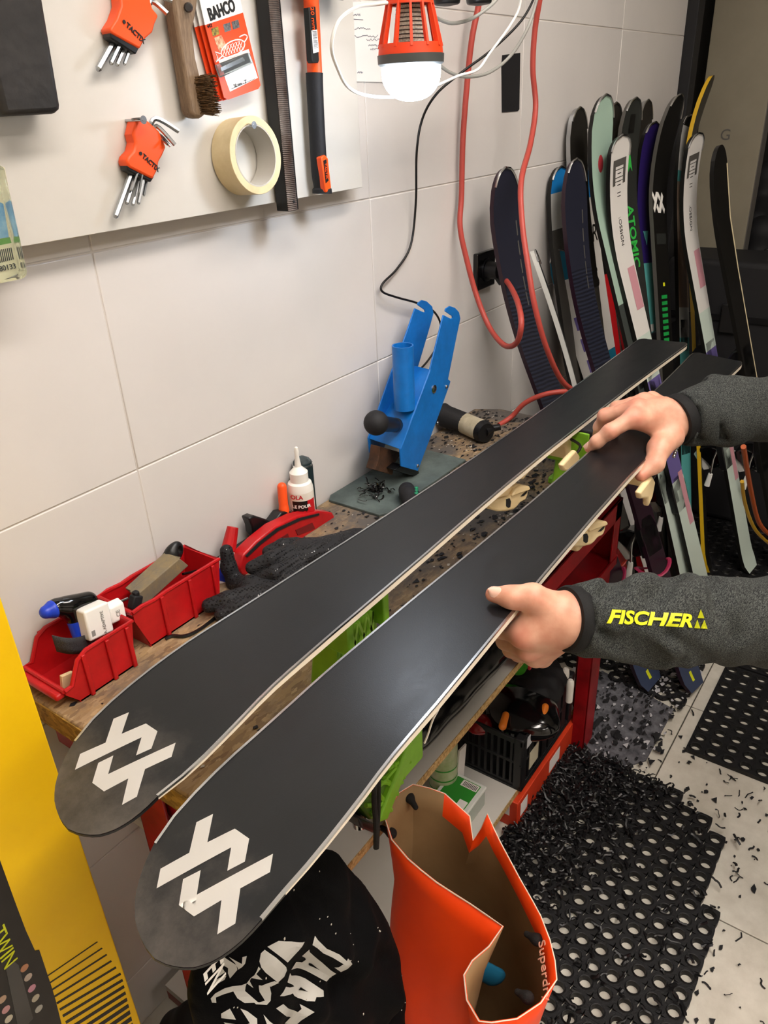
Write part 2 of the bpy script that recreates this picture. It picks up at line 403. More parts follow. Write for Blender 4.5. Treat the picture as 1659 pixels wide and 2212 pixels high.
# ================================================================== rubber mats
def mat_mesh(x0, y0, nx, ny, p, r, cut, h, keep, n=16):
    mb = MB(); hf = p / 2
    for i in range(nx):
        for j in range(ny):
            if not keep(i, j): continue
            cx, cy = x0 + (i + 0.5) * p, y0 + (j + 0.5) * p; vs = []
            dz = random.uniform(-0.0006, 0.0006)
            rings = [(None, 0.0), (None, h), (r * 1.32, h), (r * 1.2, h + 0.0022), (r * 1.04, h + 0.0018), (r, h - 0.002), (r * 0.97, 0.0)]
            for rr, z in rings:
                for k in range(n):
                    a = 2 * math.pi * k / n; c, s = math.cos(a), math.sin(a)
                    R_ = rr if rr else min(hf / max(abs(c), abs(s)), (2 * hf - cut) / (abs(c) + abs(s)))
                    vs.append((cx + R_ * c, cy + R_ * s, z + dz + 0.0004))
            fs = [(q * n + k, q * n + (k + 1) % n, (q + 1) * n + (k + 1) % n, (q + 1) * n + k) for q in range(6) for k in range(n)]
            mb.add(vs, fs)
    return mb
rnd = random.Random(3)
def k1(i, j):
    if i == 22 and j < 4: return False
    if j == 0 and i > 15: return False
    if i > 19 and j < (i - 18) * 0.5: return False
    return True
build(mat_mesh(0.575, 0.075, 23, 12, 0.0385, 0.0112, 0.0035, 0.011, k1), 'rubber_mat', 'rubber', label='worn black ring rubber mat strewn with shavings in front of the bench', cat='mat')
build(mat_mesh(1.604, -0.45, 10, 18, 0.0400, 0.0122, 0.0, 0.011, lambda i, j: True), 'rubber_mat', 'rubber', label='clean black ring rubber mat with rows of round holes at the right', cat='mat')
build(mat_mesh(2.01, -0.3, 26, 28, 0.0400, 0.0118, 0.0, 0.011, lambda i, j: True), 'rubber_mat', 'rubber', label='dark rubber mat under the feet of the leaning skis', cat='mat')
def k4(i, j): return rnd.random() > 0.12
build(mat_mesh(1.76, 0.32, 6, 9, 0.044, 0.0135, 0.012, 0.010, k4), 'rubber_mat', 'rubber', label='torn ring mat piece beside the far bench leg', cat='mat')
cp = [P(*q, z=0.0) for q in ((1240, 1650), (1262, 1475), (1300, 1452), (1455, 1535), (1395, 1645), (1330, 1665))]
build(MB().prism([(p.x, p.y) for p in cp], 0.0005, 0.006), 'carpet_scrap', 'carpet_grey', label='grey speckled carpet scrap on the floor by the bench leg', cat='carpet')

# ================================================================== workbench
wbn = thing('workbench', 'chipboard workbench on a red steel frame with shelves below', 'workbench', (1.0, 0.69, 0))
top = [(0.375, 0.447), (1.5, 0.447), (1.62, 0.52), (1.63, 0.84), (1.6, 0.895), (0.36, 0.895), (0.36, 0.465)]
build(MB().prism(top, 0.783, 0.82), 'tabletop', 'chipboard', wbn, bevel=0.003)
eb = MB().bx((0.3585, 0.468, 0.7835), (0.3605, 0.893, 0.8175)).bx((0.38, 0.4455, 0.7835), (1.495, 0.4475, 0.8175))
build(eb, 'edge', 'chip_edge', wbn)
def leg(x, y, sx, sy, z0=0.0, z1=0.783, wd=0.06):
    m = MB().bx((x, y, z0), (x + sx * wd, y + sy * 0.004, z1)).bx((x, y, z0), (x + sx * 0.004, y + sy * wd, z1)).bx((x + sx * (wd - 0.004), y, z0), (x + sx * wd, y + sy * wd * 0.6, z1))
    return m
for (x, y, sx, sy) in ((0.385, 0.5, 1, 1), (0.362, 0.68, 1, -1), (1.52, 0.485, -1, 1), (1.52, 0.86, -1, -1)):
    build(leg(x, y, sx, sy), 'leg', 'red_paint', wbn, bevel=0.0015)
rl = MB()
rl.bx((0.385, 0.485, 0.735), (1.55, 0.49, 0.783)).bx((0.385, 0.485, 0.735), (1.55, 0.53, 0.739)).bx((0.385, 0.856, 0.735), (1.55, 0.86, 0.783))
build(rl, 'rail', 'red_paint', wbn, bevel=0.0015)
build(MB().bx((0.372, 0.5, 0.735), (0.376, 0.86, 0.783)).bx((0.372, 0.5, 0.735), (0.41, 0.86, 0.739)), 'rail', 'red_paint', wbn, bevel=0.0015)
build(MB().bx((1.546, 0.485, 0.735), (1.55, 0.86, 0.783)), 'rail', 'red_paint', wbn, bevel=0.0015)
# end bracket in front: rail, posts and tray
e0, e1 = P(1347, 1074, y=.452), P(1338, 1199, y=.452); xE, zE, zB = e0.x, min(e0.z, .7825), e1.z
build(MB().bx((.95, .452, zE - .045), (xE, .457, zE)).bx((.95, .452, zE - .004), (xE, .49, zE)), 'rail', 'red_paint', wbn, bevel=0.001)
build(MB().bx((xE - .005, .452, zB), (xE, .50, zE)).bx((xE - .035, .452, zB), (xE, .456, zE)), 'post', 'red_paint', wbn, bevel=0.001)
build(MB().bx((xE - .005, .60, zB), (xE, .64, zE)), 'post', 'red_paint', wbn, bevel=0.001)
build(MB().bx((1.02, .454, zB), (xE, .64, zB + .004)).bx((1.02, .450, zB - .012), (xE, .455, zB + .008)).bx((xE - .004, .45, zB - .012), (xE, .64, zB + .012)), 'tray', 'red_paint', wbn, bevel=0.001)
build(MB().bx((1.08, .58, zB + .004), (xE, .585, zB + .05)), 'tray_back', 'red_paint', wbn, bevel=0.001)
build(MB().bx((0.42, 0.487, 0.557), (1.18, 0.86, 0.574)), 'shelf', 'panel_white', wbn)
build(MB().bx((0.421, 0.4855, 0.5572), (1.179, 0.487, 0.5738)), 'shelf_edge', 'chip_raw', wbn)
build(MB().bx((0.42, 0.533, 0.084), (1.50, 0.86, 0.100)), 'shelf', 'panel_white', wbn)
build(MB().bx((0.421, 0.5315, 0.0842), (1.499, 0.533, 0.0998)), 'shelf_edge', 'chip_raw', wbn)
for xx in (0.424, 1.496):
    build(MB().bx((xx - 0.004, 0.54, 0.06), (xx + 0.004, 0.86, 0.084)), 'bracket', 'red_paint', wbn)

# ================================================================== the two skis on the vises, bases up
def skimat():
    m = bpy.data.materials.new('ski_base'); m.use_nodes = True; MATS['ski_base'] = m; nt = m.node_tree; b = nt.nodes['Principled BSDF']
    tc = nt.nodes.new('ShaderNodeTexCoord'); mp = nt.nodes.new('ShaderNodeMapping'); mp.inputs['Scale'].default_value = (4, 14, 4)
    nt.links.new(tc.outputs['Object'], mp.inputs[0])
    n = nt.nodes.new('ShaderNodeTexNoise'); n.inputs['Scale'].default_value = 3; n.inputs['Detail'].default_value = 8; n.inputs['Roughness'].default_value = 0.7
    nt.links.new(mp.outputs[0], n.inputs['Vector'])
    r = nt.nodes.new('ShaderNodeMapRange'); r.inputs[3].default_value = 0.26; r.inputs[4].default_value = 0.44; nt.links.new(n.outputs['Fac'], r.inputs[0]); nt.links.new(r.outputs[0], b.inputs['Roughness'])
    c = nt.nodes.new('ShaderNodeValToRGB'); c.color_ramp.elements[0].color = rgb('#0a0d10'); c.color_ramp.elements[1].color = rgb('#12161a'); nt.links.new(n.outputs['Fac'], c.inputs[0])
    # pale waxy scuffs towards the tip
    n3 = nt.nodes.new('ShaderNodeTexNoise'); n3.inputs['Scale'].default_value = 14; n3.inputs['Detail'].default_value = 9; n3.inputs['Roughness'].default_value = 0.72; nt.links.new(tc.outputs['Object'], n3.inputs['Vector'])
    sp = nt.nodes.new('ShaderNodeSeparateXYZ'); nt.links.new(tc.outputs['Object'], sp.inputs[0])
    mr = nt.nodes.new('ShaderNodeMapRange'); mr.inputs[1].default_value = -0.56; mr.inputs[2].default_value = -0.76; nt.links.new(sp.outputs['X'], mr.inputs[0])
    ml = nt.nodes.new('ShaderNodeMath'); ml.operation = 'MULTIPLY'; nt.links.new(n3.outputs['Fac'], ml.inputs[0]); nt.links.new(mr.outputs[0], ml.inputs[1])
    rr_ = nt.nodes.new('ShaderNodeValToRGB'); rr_.color_ramp.elements[0].position = 0.3; rr_.color_ramp.elements[1].position = 0.68; nt.links.new(ml.outputs[0], rr_.inputs[0])
    mx = nt.nodes.new('ShaderNodeMix'); mx.data_type = 'RGBA'; nt.links.new(rr_.outputs[0], mx.inputs[0]); nt.links.new(c.outputs[0], mx.inputs[6]); mx.inputs[7].default_value = rgb('#55504b'); nt.links.new(mx.outputs[2], b.inputs['Base Color'])
    n2 = nt.nodes.new('ShaderNodeTexNoise'); n2.inputs['Scale'].default_value = 900; nt.links.new(tc.outputs['Object'], n2.inputs['Vector'])
    bp = nt.nodes.new('ShaderNodeBump'); bp.inputs['Strength'].default_value = 0.12; bp.inputs['Distance'].default_value = 0.0006; nt.links.new(n2.outputs['Fac'], bp.inputs['Height']); nt.links.new(bp.outputs[0], b.inputs['Normal'])
skimat(); mat('sidewall', '#e9dfcb', 0.5); mat('ski_edge', '#c9cccf', 0.25, metal=1); mat('topsheet', '#3a1f33', 0.35); mat('cream', '#f2dcae', 0.42, col2='#e8cf9c', vscale=20)
mat('wax_smear', '#55534e', 0.6)
def zski(x): return 1.0 - 0.38 * max(0.0, 0.45 - x) ** 2
def interp(t, x):
    for i in range(len(t) - 1):
        if x <= t[i + 1][0]:
            a, b = t[i], t[i + 1]; return a[1] + (b[1] - a[1]) * (x - a[0]) / (b[0] - a[0])
    return t[-1][1]
def make_ski(label, xt, xe, cen, hw, up, lo, crop, skew):
    s = thing('ski', label, 'ski', ((xt + xe) / 2, cen[0][1], 0.985), group='wide skis lying base up on the vises')
    xs = sorted(set([xt + (0.06 * (i / 12) ** 2) for i in range(13)] + [xt + 0.06 + (xe - xt - 0.06) * i / 60 for i in range(61)] + [xe - 0.012, xe - 0.006, xe - 0.002]))
    NC = 9
    def half(x):
        h = interp(hw, x)
        d = xe - x
        if d < 0.02: h -= 0.016 * (1 - math.sqrt(max(0, 1 - ((0.02 - d) / 0.02) ** 2)))
        return h
    def pt(x, c, z):
        z = z * min(1.0, 0.34 + 0.66 * max(0, (x - xt - 0.02)) / 0.26)
        return (x + skew * (-c) * max(0, (x - 0.6) / (xe - 0.6)) ** 3, interp(cen, x) + half(x) * c, zski(x) + z)
    b = MB(); b.grid(lambda u, v: pt(xs[round(u * (len(xs) - 1))], v * 2 - 1, 0), len(xs), NC)
    base = build(b, 'base', 'ski_base', s, smooth=60)
    th = -0.0095
    t = MB(); t.grid(lambda u, v: pt(xs[round(u * (len(xs) - 1))], v * 2 - 1, th), len(xs), 3, flip=True); build(t, 'topsheet', 'topsheet', s)
    sw = MB()
    for c in (-1, 1): sw.grid(lambda u, v: pt(xs[round(u * (len(xs) - 1))], c, -0.0022 + v * (th + 0.0022)), len(xs), 2, flip=(c > 0))
    sw.grid(lambda u, v: pt(xe, u * 2 - 1, v * th), NC, 2); sw.grid(lambda u, v: pt(xt, u * 2 - 1, v * th), NC, 2, flip=True)
    f_ = [all(sw.v[i][0] < xt + 0.085 for i in q) for q in sw.f]; sw.m = [1 if k else 0 for k in f_]
    build(sw, 'sidewall', ['sidewall', 'black_plastic'], s)
    xq = [x for x in xs if x > xt + 0.058]
    for c in (-1, 1):
        e = MB()
        def ep(x, k):
            y = interp(cen, x) + (half(x) + (0.0003, 0.0003, -0.0022)[k]) * c
            return (x + skew * (-c) * max(0, (x - 0.6) / (xe - 0.6)) ** 3, y, zski(x) + (-0.0022, 0.0005, 0.0005)[k])
        e.grid(lambda u, v: ep(xq[round(u * (len(xq) - 1))], round(v * 2)), len(xq), 3, flip=(c > 0)); build(e, 'steel_edge', 'ski_edge', s)
    for poly in (up, lo):
        pts = []
        for q in poly:
            px, py = crop[0] + q[0] / crop[2], crop[1] + q[1] / crop[2]; z = 1.0
            for _ in range(15): p = P(px, py, z=z); z = zski(p.x)
            pts.append((p.x, p.y))
        m = MB(); m.prism(pts, 0, 0.0002); o = build(m, 'base_logo', 'white_print', s, smooth=0, label='white angular logo on the black base')
        og = ORG[o]; conform(o.data, lambda c: Vector((c.x, c.y, zski(c.x + og.x) + 0.0006 - og.z)), 0.012)
    return s
U1 = [(443, 545), (532, 507), (490, 632), (630, 572), (697, 617), (662, 717), (573, 757), (605, 652), (220, 840), (250, 748), (397, 683)]
D1 = [(355, 800), (442, 757), (412, 865), (802, 683), (778, 765), (625, 836), (578, 995), (492, 1043), (528, 890), (388, 965), (320, 915)]
U2 = [(483, 490), (582, 440), (548, 610), (712, 528), (798, 588), (772, 725), (667, 780), (690, 640), (245, 885), (268, 768), (440, 672)]
D2 = [(403, 830), (508, 776), (485, 923), (940, 678), (922, 788), (745, 885), (715, 1095), (607, 1160), (632, 955), (468, 1053), (378, 985)]
def hwt(xt, peak, waist, tail, xe):
    return [(xt, 0.0), (xt + 0.0015, 0.010), (xt + 0.005, 0.0215), (xt + 0.010, 0.031), (xt + 0.018, 0.0405), (xt + 0.03, 0.049), (xt + 0.045, 0.0555), (xt + 0.065, 0.0605), (xt + 0.09, peak - 0.0015), (xt + 0.12, peak), (xt + 0.16, peak - 0.001),
            (xt + 0.22, peak - 0.004), (xt + 0.3, 0.0595), (xt + 0.42, 0.0555), (xt + 0.58, 0.0495), (xt + 0.72, 0.0455), (xt + 0.88, waist), (xt + 1.02, waist + 0.001), (xt + 1.2, 0.0462), (xt + 1.38, 0.05), (xe, tail)]
ski1 = make_ski('white-logo ski lying base up on the vises, nearer the tiled wall', 0.1985, 1.765, [(0.1985, 0.4925), (0.26, 0.507), (0.4, 0.5125), (0.7, 0.508), (1.1, 0.505), (1.5, 0.5025), (1.77, 0.4995)], hwt(0.1985, 0.0672, 0.0435, 0.0545, 1.765), U1, D1, (80, 1350, 2.676), 0.004)
ski2 = make_ski('white-logo ski lying base up, nearer the camera and held by both hands', 0.1675, 1.694, [(0.1675, 0.3475), (0.24, 0.3585), (0.35, 0.357), (0.6, 0.36), (1.0, 0.3615), (1.4, 0.362), (1.7, 0.3645)], hwt(0.1675, 0.0643, 0.0430, 0.0545, 1.694), U2, D2, (250, 1600, 2.765), -0.01)

# ================================================================== tool panel and what hangs on it
YB = 0.862
def XZ(px, py, y): p = P(px, py, y=y); return (p.x, p.z)
def wallprism(pxs, y0, y1, mb=None, m=0, raw=False):
    """outline on the wall-parallel plane y1, extruded from y0 (back) to y1 (front)"""
    mb = mb or MB(); pts = pxs if raw else [XZ(a, b, y1) for a, b in pxs]
    return mb.prism(pts, 0.9 - y0, 0.9 - y1, Matrix(((1, 0, 0, 0), (0, 0, -1, 0.9), (0, 1, 0, 0), (0, 0, 0, 1))), m)
pr = XZ(783, 405, YB)
tp = thing('tool_board', 'white laminate tool board screwed to the tiled wall', 'board', (0.7, 0.88, pr[1]))
build(MB().bx((0.2, YB, pr[1]), (pr[0], YB + 0.018, 2.15)), 'board', 'panel_white', tp, bevel=0.0008)
build(MB().bx((0.25, YB + 0.018, pr[1] + 0.02), (pr[0] - 0.03, 0.8995, pr[1] + 0.05)), 'batten', 'chip_raw', tp)

mat('print_black', '#161616', 0.6); mat('lime', '#d9e021', 0.5); mat('paper', '#e9e6e4', 0.8)
mat('hex_key', '#a9adb0', 0.25, metal=1)
def screw(px, py, y, lab):
    p = P(px, py, y=y - 0.012); m = MB().cyl((p.x, YB, p.z), (p.x, y - 0.010, p.z), 0.0018, n=10).cyl((p.x, y - 0.010, p.z), (p.x, y - 0.013, p.z), 0.0028, 0.0048, n=14)
    m.cyl((p.x, y - 0.0131, p.z), (p.x, y - 0.0134, p.z), 0.0016, n=6)
    return build(m, 'screw', 'steel', label=lab, cat='screw', group='screws in the tool panel')
# --- hex key sets
def hex_set(label, body, band, keys, arms, txt, tang):
    y = YB - 0.020
    c = P(*body[0], y=y); t = thing('hex_key_set', label, 'tool set', (c.x, YB, c.z), group='orange hex key sets')
    build(wallprism(body, YB - 0.001, y), 'holder', 'orange', t, bevel=0.003)
    build(wallprism(band, YB - 0.003, y + 0.002), 'band', 'black_plastic', t, bevel=0.0015)
    for (a, b, r, dy) in keys:
        pa, pb = P(*a, y=YB - dy), P(*b, y=YB - dy - 0.004)
        k = MB().cyl(pa, pb, r, n=6); k.cyl(pb, pb + (pb - pa).normalized() * r * 0.8, r, r * 0.6, n=6); build(k, 'key', 'hex_key', t)
    for (a, b, c_, r, dy) in arms:
        pts = [P(*a, y=YB - dy), P(*b, y=YB - dy - 0.004), P(*c_, y=YB - dy - 0.016)]; build(MB().tube(cr(pts, 5), r, n=6), 'key', 'hex_key', t)
    lettering('TACTIX', frame(P(*txt, y=y - 0.0006), (math.cos(tang), 0, math.sin(tang)), (-math.sin(tang), 0, math.cos(tang))), 0.0078, 'print_black', t, bold=0.0002)
    q = P(*txt, y=y - 0.0006); q = q - Vector((math.cos(tang), 0, math.sin(tang))) * 0.0175
    build(MB().lathe([(0.0021, 0), (0.0021, 0.0006)], 12, WALLF(q)), 'emblem', 'print_black', t)
    return t
hex_set('orange hex key set hanging below the dark block, keys fanned downward', [(296, 256), (312, 254), (322, 262), (345, 283), (352, 300), (360, 318), (352, 336), (344, 350), (342, 366), (331, 388), (279, 362), (274, 350), (277, 338), (289, 325), (293, 308), (288, 290)],
        [(275, 356), (334, 382), (326, 394), (276, 368)],
        [((286, 368), (250, 466), 0.0034, 0.008), ((295, 372), (274, 438), 0.0026, 0.012), ((303, 376), (287, 441), 0.0024, 0.008), ((311, 380), (299, 438), 0.0024, 0.013), ((297, 372), (284, 410), 0.002, 0.016), ((318, 384), (311, 421), 0.0018, 0.009), ((307, 378), (300, 415), 0.0018, 0.017)],
        [((322, 285), (336, 256), (386, 284), 0.0032, 0.010), ((330, 300), (338, 272), (378, 313), 0.0026, 0.014), ((338, 312), (343, 290), (368, 316), 0.002, 0.010), ((345, 320), (347, 302), (362, 312), 0.0016, 0.014), ((300, 262), (306, 256), (286, 258), 0.0015, 0.016)], (326, 352), -0.72)
hex_set('orange hex key set high on the panel, nearest the dark block', [(258, -40), (318, -30), (330, 18), (343, 34), (335, 52), (330, 70), (313, 85), (303, 106), (241, 72), (238, 62), (252, 40), (262, 12)],
        [(240, 64), (304, 98), (294, 118), (239, 82)],
        [((250, 82), (213, 148), 0.0036, 0.008), ((262, 90), (240, 136), 0.0027, 0.012), ((272, 96), (253, 139), 0.0025, 0.009), ((282, 102), (269, 138), 0.002, 0.012)],
        [((315, 20), (330, 4), (362, 30), 0.0032, 0.010), ((318, 12), (332, -8), (372, 2), 0.0026, 0.013)], (293, 72), -0.66)
screw(309, 259, YB - 0.02, 'small screw carrying the lower hex key set')
# --- dark block
build(wallprism([(-40, -30), (90, -30), (135, 240), (118, 246), (10, 252), (-22, 120)], YB - 0.001, YB - 0.045), 'block', mat('block_black', '#1c1b1b', 0.55, col2='#2d2b2a', vscale=25, bump=0.5, bscale=90), bevel=0.006, label='scuffed black block hanging at the top left of the panel', cat='block')
# --- wooden brush
mat('brush_wood', '#8a745c', 0.7, col2='#6b5743', vscale=10, stretch=(60, 60, 6)); mat('bristle', '#6b4f2e', 0.8, col2='#3f2d18', vscale=200)
br = thing('wire_brush', 'wooden handled scratch brush with short brown bristles', 'brush', P(415, 200, y=YB), )
build(wallprism([(374, -25), (376, 10), (386, 77), (399, 155), (407, 205), (412, 240), (420, 254), (434, 256), (446, 248), (444, 220), (436, 175), (430, 150), (424, 125), (417, 67), (426, 20), (432, -25)], YB - 0.006, YB - 0.026), 'handle', 'brush_wood', br, bevel=0.004)
bs = MB(); rb = random.Random(5)
for i in range(13):
    for j in range(5):
        u, v = (i + 0.5) / 13, (j + 0.5) / 5
        a = P(414 + 16 * u + 22 * v, 166 + 80 * u - 3 * v, y=YB - 0.024)
        for k in range(5):
            q = a + Vector((rb.uniform(-.002, .002), 0, rb.uniform(-.002, .002))); e = q + Vector((0.006 + rb.uniform(-.003, .003), -0.017 + rb.uniform(-.004, .004), rb.uniform(-.004, .002)))
            bs.cyl(q, e, 0.0007, 0.0004, n=4)
build(bs, 'bristles', 'bristle', br, kind='stuff')
build(MB().cyl(P(407, 16, y=YB), P(407, 16, y=YB - 0.030), 0.003, 0.003, n=12).cyl(P(407, 16, y=YB - 0.030), P(407, 16, y=YB - 0.033), 0.0055, 0.004, n=12), 'screw', 'steel_dark', label='dark screw carrying the scratch brush', cat='screw')
# --- blade cards
mat('card_orange', '#ef4a1c', 0.45); mat('card_white', '#f0efec', 0.45); mat('blister', '#dfe8ea', 0.08, trans=0.9, ior=1.3); mat('blade', '#c8cccf', 0.2, metal=1)
labs = ('orange blade card hanging foremost, with a silver blade under its window', 'orange blade card hanging second, its edge showing behind the first', 'orange blade card hanging rearmost of the three')
for k in (2, 1, 0):
    dx, dy = -11 * k, 2.5 * k; y0 = YB - 0.004 - (2 - k) * 0.006; sh = lambda L: [(a + dx, b + dy) for a, b in L]
    c = thing('blade_card', labs[k], 'package', P(500 + dx, 120, y=y0), group='orange blade cards')
    build(wallprism(sh([(425, -28), (508, -56), (525, 27), (443, 54)]), y0, y0 - 0.0012), 'header', 'card_white', c)
    build(wallprism(sh([(443, 54), (525, 27), (563, 184), (558, 192), (494, 215), (484, 211)]), y0, y0 - 0.0012), 'card', 'card_orange', c)
    if k == 0:
        yy = y0 - 0.0012
        build(wallprism([(472, 130), (537, 106), (557, 168), (497, 198)], yy, yy - 0.0004), 'label_area', 'card_white', c)
        for q, (a, b) in enumerate((((464, 66), '#b9a43a'), ((490, 57), '#8f8f8f'), ((508, 51), '#7a7a7a'))):
            build(wallprism([(a[0] - 8, a[1] - 4), (a[0] + 7, a[1] - 9), (a[0] + 10, a[1] + 8), (a[0] - 4, a[1] + 13)], yy, yy - 0.0003), 'picture', mat('pic%d' % q, b, 0.5, col2='#2c2c2c', vscale=300), c)
        build(wallprism([(462, 82), (478, 76), (492, 104), (474, 112)], yy, yy - 0.0003), 'picture', mat('pic9', '#d9c9a5', 0.5, col2='#b0552c', vscale=200), c)
        # fish emblem: outline, scales, hook
        fm = MB(); el = lambda a: P(503 + 27 * math.cos(a) * 0.94 - 0 * math.sin(a), 105 - 27 * math.cos(a) * 0.35 - 17 * math.sin(a), y=yy - 0.0004)
        fm.tube([el(2 * math.pi * i / 28) for i in range(29)], 0.0008, n=5)
        for s in range(-3, 4):
            fm.tube([P(503 + s * 6 - 7, 104 - s * 2.2 - 9, y=yy - .0004), P(503 + s * 6 + 5, 104 - s * 2.2 + 10, y=yy - .0004)], 0.0005, n=4); fm.tube([P(503 + s * 6 + 3, 104 - s * 2.2 - 11, y=yy - .0004), P(503 + s * 6 - 4, 104 - s * 2.2 + 12, y=yy - .0004)], 0.0005, n=4)
        fm.tube([P(476, 116, y=yy - .0004), P(464, 112, y=yy - .0004), P(470, 124, y=yy - .0004), P(466, 134, y=yy - .0004), P(480, 121, y=yy - .0004)], 0.0008, n=5)
        fm.tube(cr([P(527, 92, y=yy - .0004), P(534, 80, y=yy - .0004), P(528, 75, y=yy - .0004), P(517, 80, y=yy - .0004)], 4), 0.0008, n=5)
        build(fm, 'fish_emblem', 'white_print', c)
        build(wallprism([(475, 146), (524, 123), (529, 131), (478, 155)], yy - 0.001, yy - 0.0035), 'blade', 'blade', c, bevel=0.0005)
        build(wallprism([(468, 140), (540, 112), (549, 136), (478, 168)], yy - 0.0004, yy - 0.006), 'window', 'blister', c, bevel=0.002)
        a = P(455, 32, y=yy - .0006); b = P(503, 13, y=yy - .0006); d = (b - a)
        lettering('BAHCO', frame((a + b) / 2, d, (0, 0, 1)), 0.0185, 'print_black', c, sx=0.78, bold=0.0006)
        a = P(495, 196, y=yy - .0006); b = P(550, 174, y=yy - .0006)
        lettering('50 mm - 2"', frame(P(519, 181, y=yy - .0006), b - a, (0, 0, 1)), 0.0058, 'print_black', c)
        build(MB().cyl(P(500, 192, y=yy - .0005), P(551, 170, y=yy - .0005), 0.0003, n=4), 'arrow_line', 'print_black', c)
        lettering('442', frame(P(453, 56, y=yy - .0006), b - a, (0, 0, 1)), 0.006, 'print_black', c)
# --- ribbed rasp bar
mat('rasp', '#7b746e', 0.5, metal=0.6, col2='#4b3a31', vscale=16, stretch=(2, 2, 1)); mat('rasp_side', '#121212', 0.5)
a0, a1 = P(592, -30, y=YB - 0.03), P(637, 455, y=YB - 0.03)
ax = (a1 - a0); L = ax.length; M = frame(a0, (-1, 0, 0), ax); rp = thing('rasp_bar', 'long ribbed rusty rasp bar hanging past the panel bottom', 'file', P(625, 455, y=YB - 0.01))
nr = 110; rm = MB()
def rf(u, v):
    i = u * (nr * 2); s = round(i); w_ = (v - 0.5) * 0.021
    return (w_, L * u, -(0.0035 * (2 * v - 1) ** 2) + (0.0011 if s % 2 else 0))
rm.grid(rf, nr * 2 + 1, 7, M); build(rm, 'ribbed_face', 'rasp', rp, smooth=20)
build(MB().bx((-0.0145, 0, -0.026), (0.0104, L, -0.0035), M), 'body', 'rasp_side', rp, bevel=0.001)
build(MB().cyl(M @ Vector((0.0, L - 0.013, 0.0005)), M @ Vector((0.0, L - 0.013, 0.0012)), 0.002, n=10), 'hole', 'black_matte', rp)
# --- hammer
hm = thing('hammer', 'hammer hung head up with orange shaft and black rubber grip', 'hammer', P(690, 415, y=YB - 0.02))
hp = lambda px, py, dy=0.022: P(px, py, y=YB - dy)
build(MB().tube(cr([hp(669, -60), hp(672, 0), hp(676, 80), hp(680, 165)], 5), [0.0125] * 16, n=14, flat=0.7), 'shaft', 'orange', hm)
gp = cr([hp(679, 158), hp(680, 190), hp(685, 290), hp(690, 370), hp(695, 400), hp(696, 418)], 5)
gr_ = [0.0135 + 0.0015 * abs(i / (len(gp) - 1) - 0.35) + (0.0025 if i / (len(gp) - 1) > 0.85 else 0) for i in range(len(gp))]
build(MB().tube(gp, gr_, n=16, flat=0.8), 'grip', 'black_matte', hm)
build(wallprism([(694, 340), (702, 334), (709, 342), (716, 405), (712, 414), (704, 416)], YB - 0.027, YB - 0.0375), 'grip_inlay', 'orange', hm, bevel=0.0015)
build(wallprism([(699, 347), (705, 344), (710, 390), (704, 396)], YB - 0.03, YB - 0.0382), 'inlay_badge', 'print_black', hm)
a = hp(702, 350, 0.0388); b = hp(707, 390, 0.0388)
lettering('TACTIX', frame((a + b) / 2, b - a, (1, 0, 0.1)), 0.0062, 'orange', hm)
st = MB(); build(wallprism([(667, 16), (682, 14), (690, 130), (688, 136), (677, 136), (674, 130)], YB - 0.024, YB - 0.0345), 'sticker', 'print_black', hm, bevel=0.001)
build(wallprism([(673, 66), (685, 64), (689, 112), (677, 115)], YB - 0.03, YB - 0.0349), 'barcode', 'paper', hm)
bc = MB()
for i in range(14):
    yy = 68 + i * 2.7; wallprism([(675 + i * .27, yy), (684 + i * .27, yy - 1), (684 + i * .27, yy - 1 + random.choice((.8, 1.6))), (675 + i * .27, yy + 1.2)], YB - 0.034, YB - 0.0351, bc)
build(bc, 'bars', 'print_black', hm)
a = hp(669, 20, 0.0350); b = hp(673, 60, 0.0350); lettering('20 mm', frame((a + b) / 2 + Vector((0.005, 0, 0)), b - a, (1, 0, 0.1)), 0.010, 'orange', hm)
h0 = hp(669, -45); build(MB().cyl(h0 - Vector((0.045, 0, 0)), h0 + Vector((0.05, 0, 0)), 0.014, n=20).cyl(h0 + Vector((0.05, 0, -0.004)), h0 + Vector((0.075, 0, -0.004)), 0.017, n=20), 'head', 'steel_dark', hm, bevel=0.002)
# --- tape roll
pc = P(552, 340, y=YB - 0.036); rr = (P(604, 345, y=YB - 0.036).x - P(497, 345, y=YB - 0.036).x) / 2 * 1.02
mat('masking_tape', '#d9c9a0', 0.6, col2='#cdbb90', vscale=40); mat('cardboard_core', '#b9b4aa', 0.8)
MT = frame(Vector((pc.x, YB - 0.002, pc.z)), (1, 0, 0), (0, 0.06, 1))
tr_ = thing('tape_roll', 'roll of cream masking tape hanging on a screw', 'tape', (pc.x, YB, pc.z - rr))
prf = lambda ri, ro: [(ri, 0.0), (ro, 0.0), (ro, 0.036), (ri, 0.036), (ri, 0.0)]
build(MB().lathe(prf(rr * 0.80, rr), 48, MT, closed=True), 'tape', 'masking_tape', tr_, bevel=0.0006)
build(MB().lathe(prf(rr * 0.765, rr * 0.80), 48, MT, closed=True), 'core', 'cardboard_core', tr_)
screw(548, 270, YB - 0.03, 'small screw carrying the tape roll')
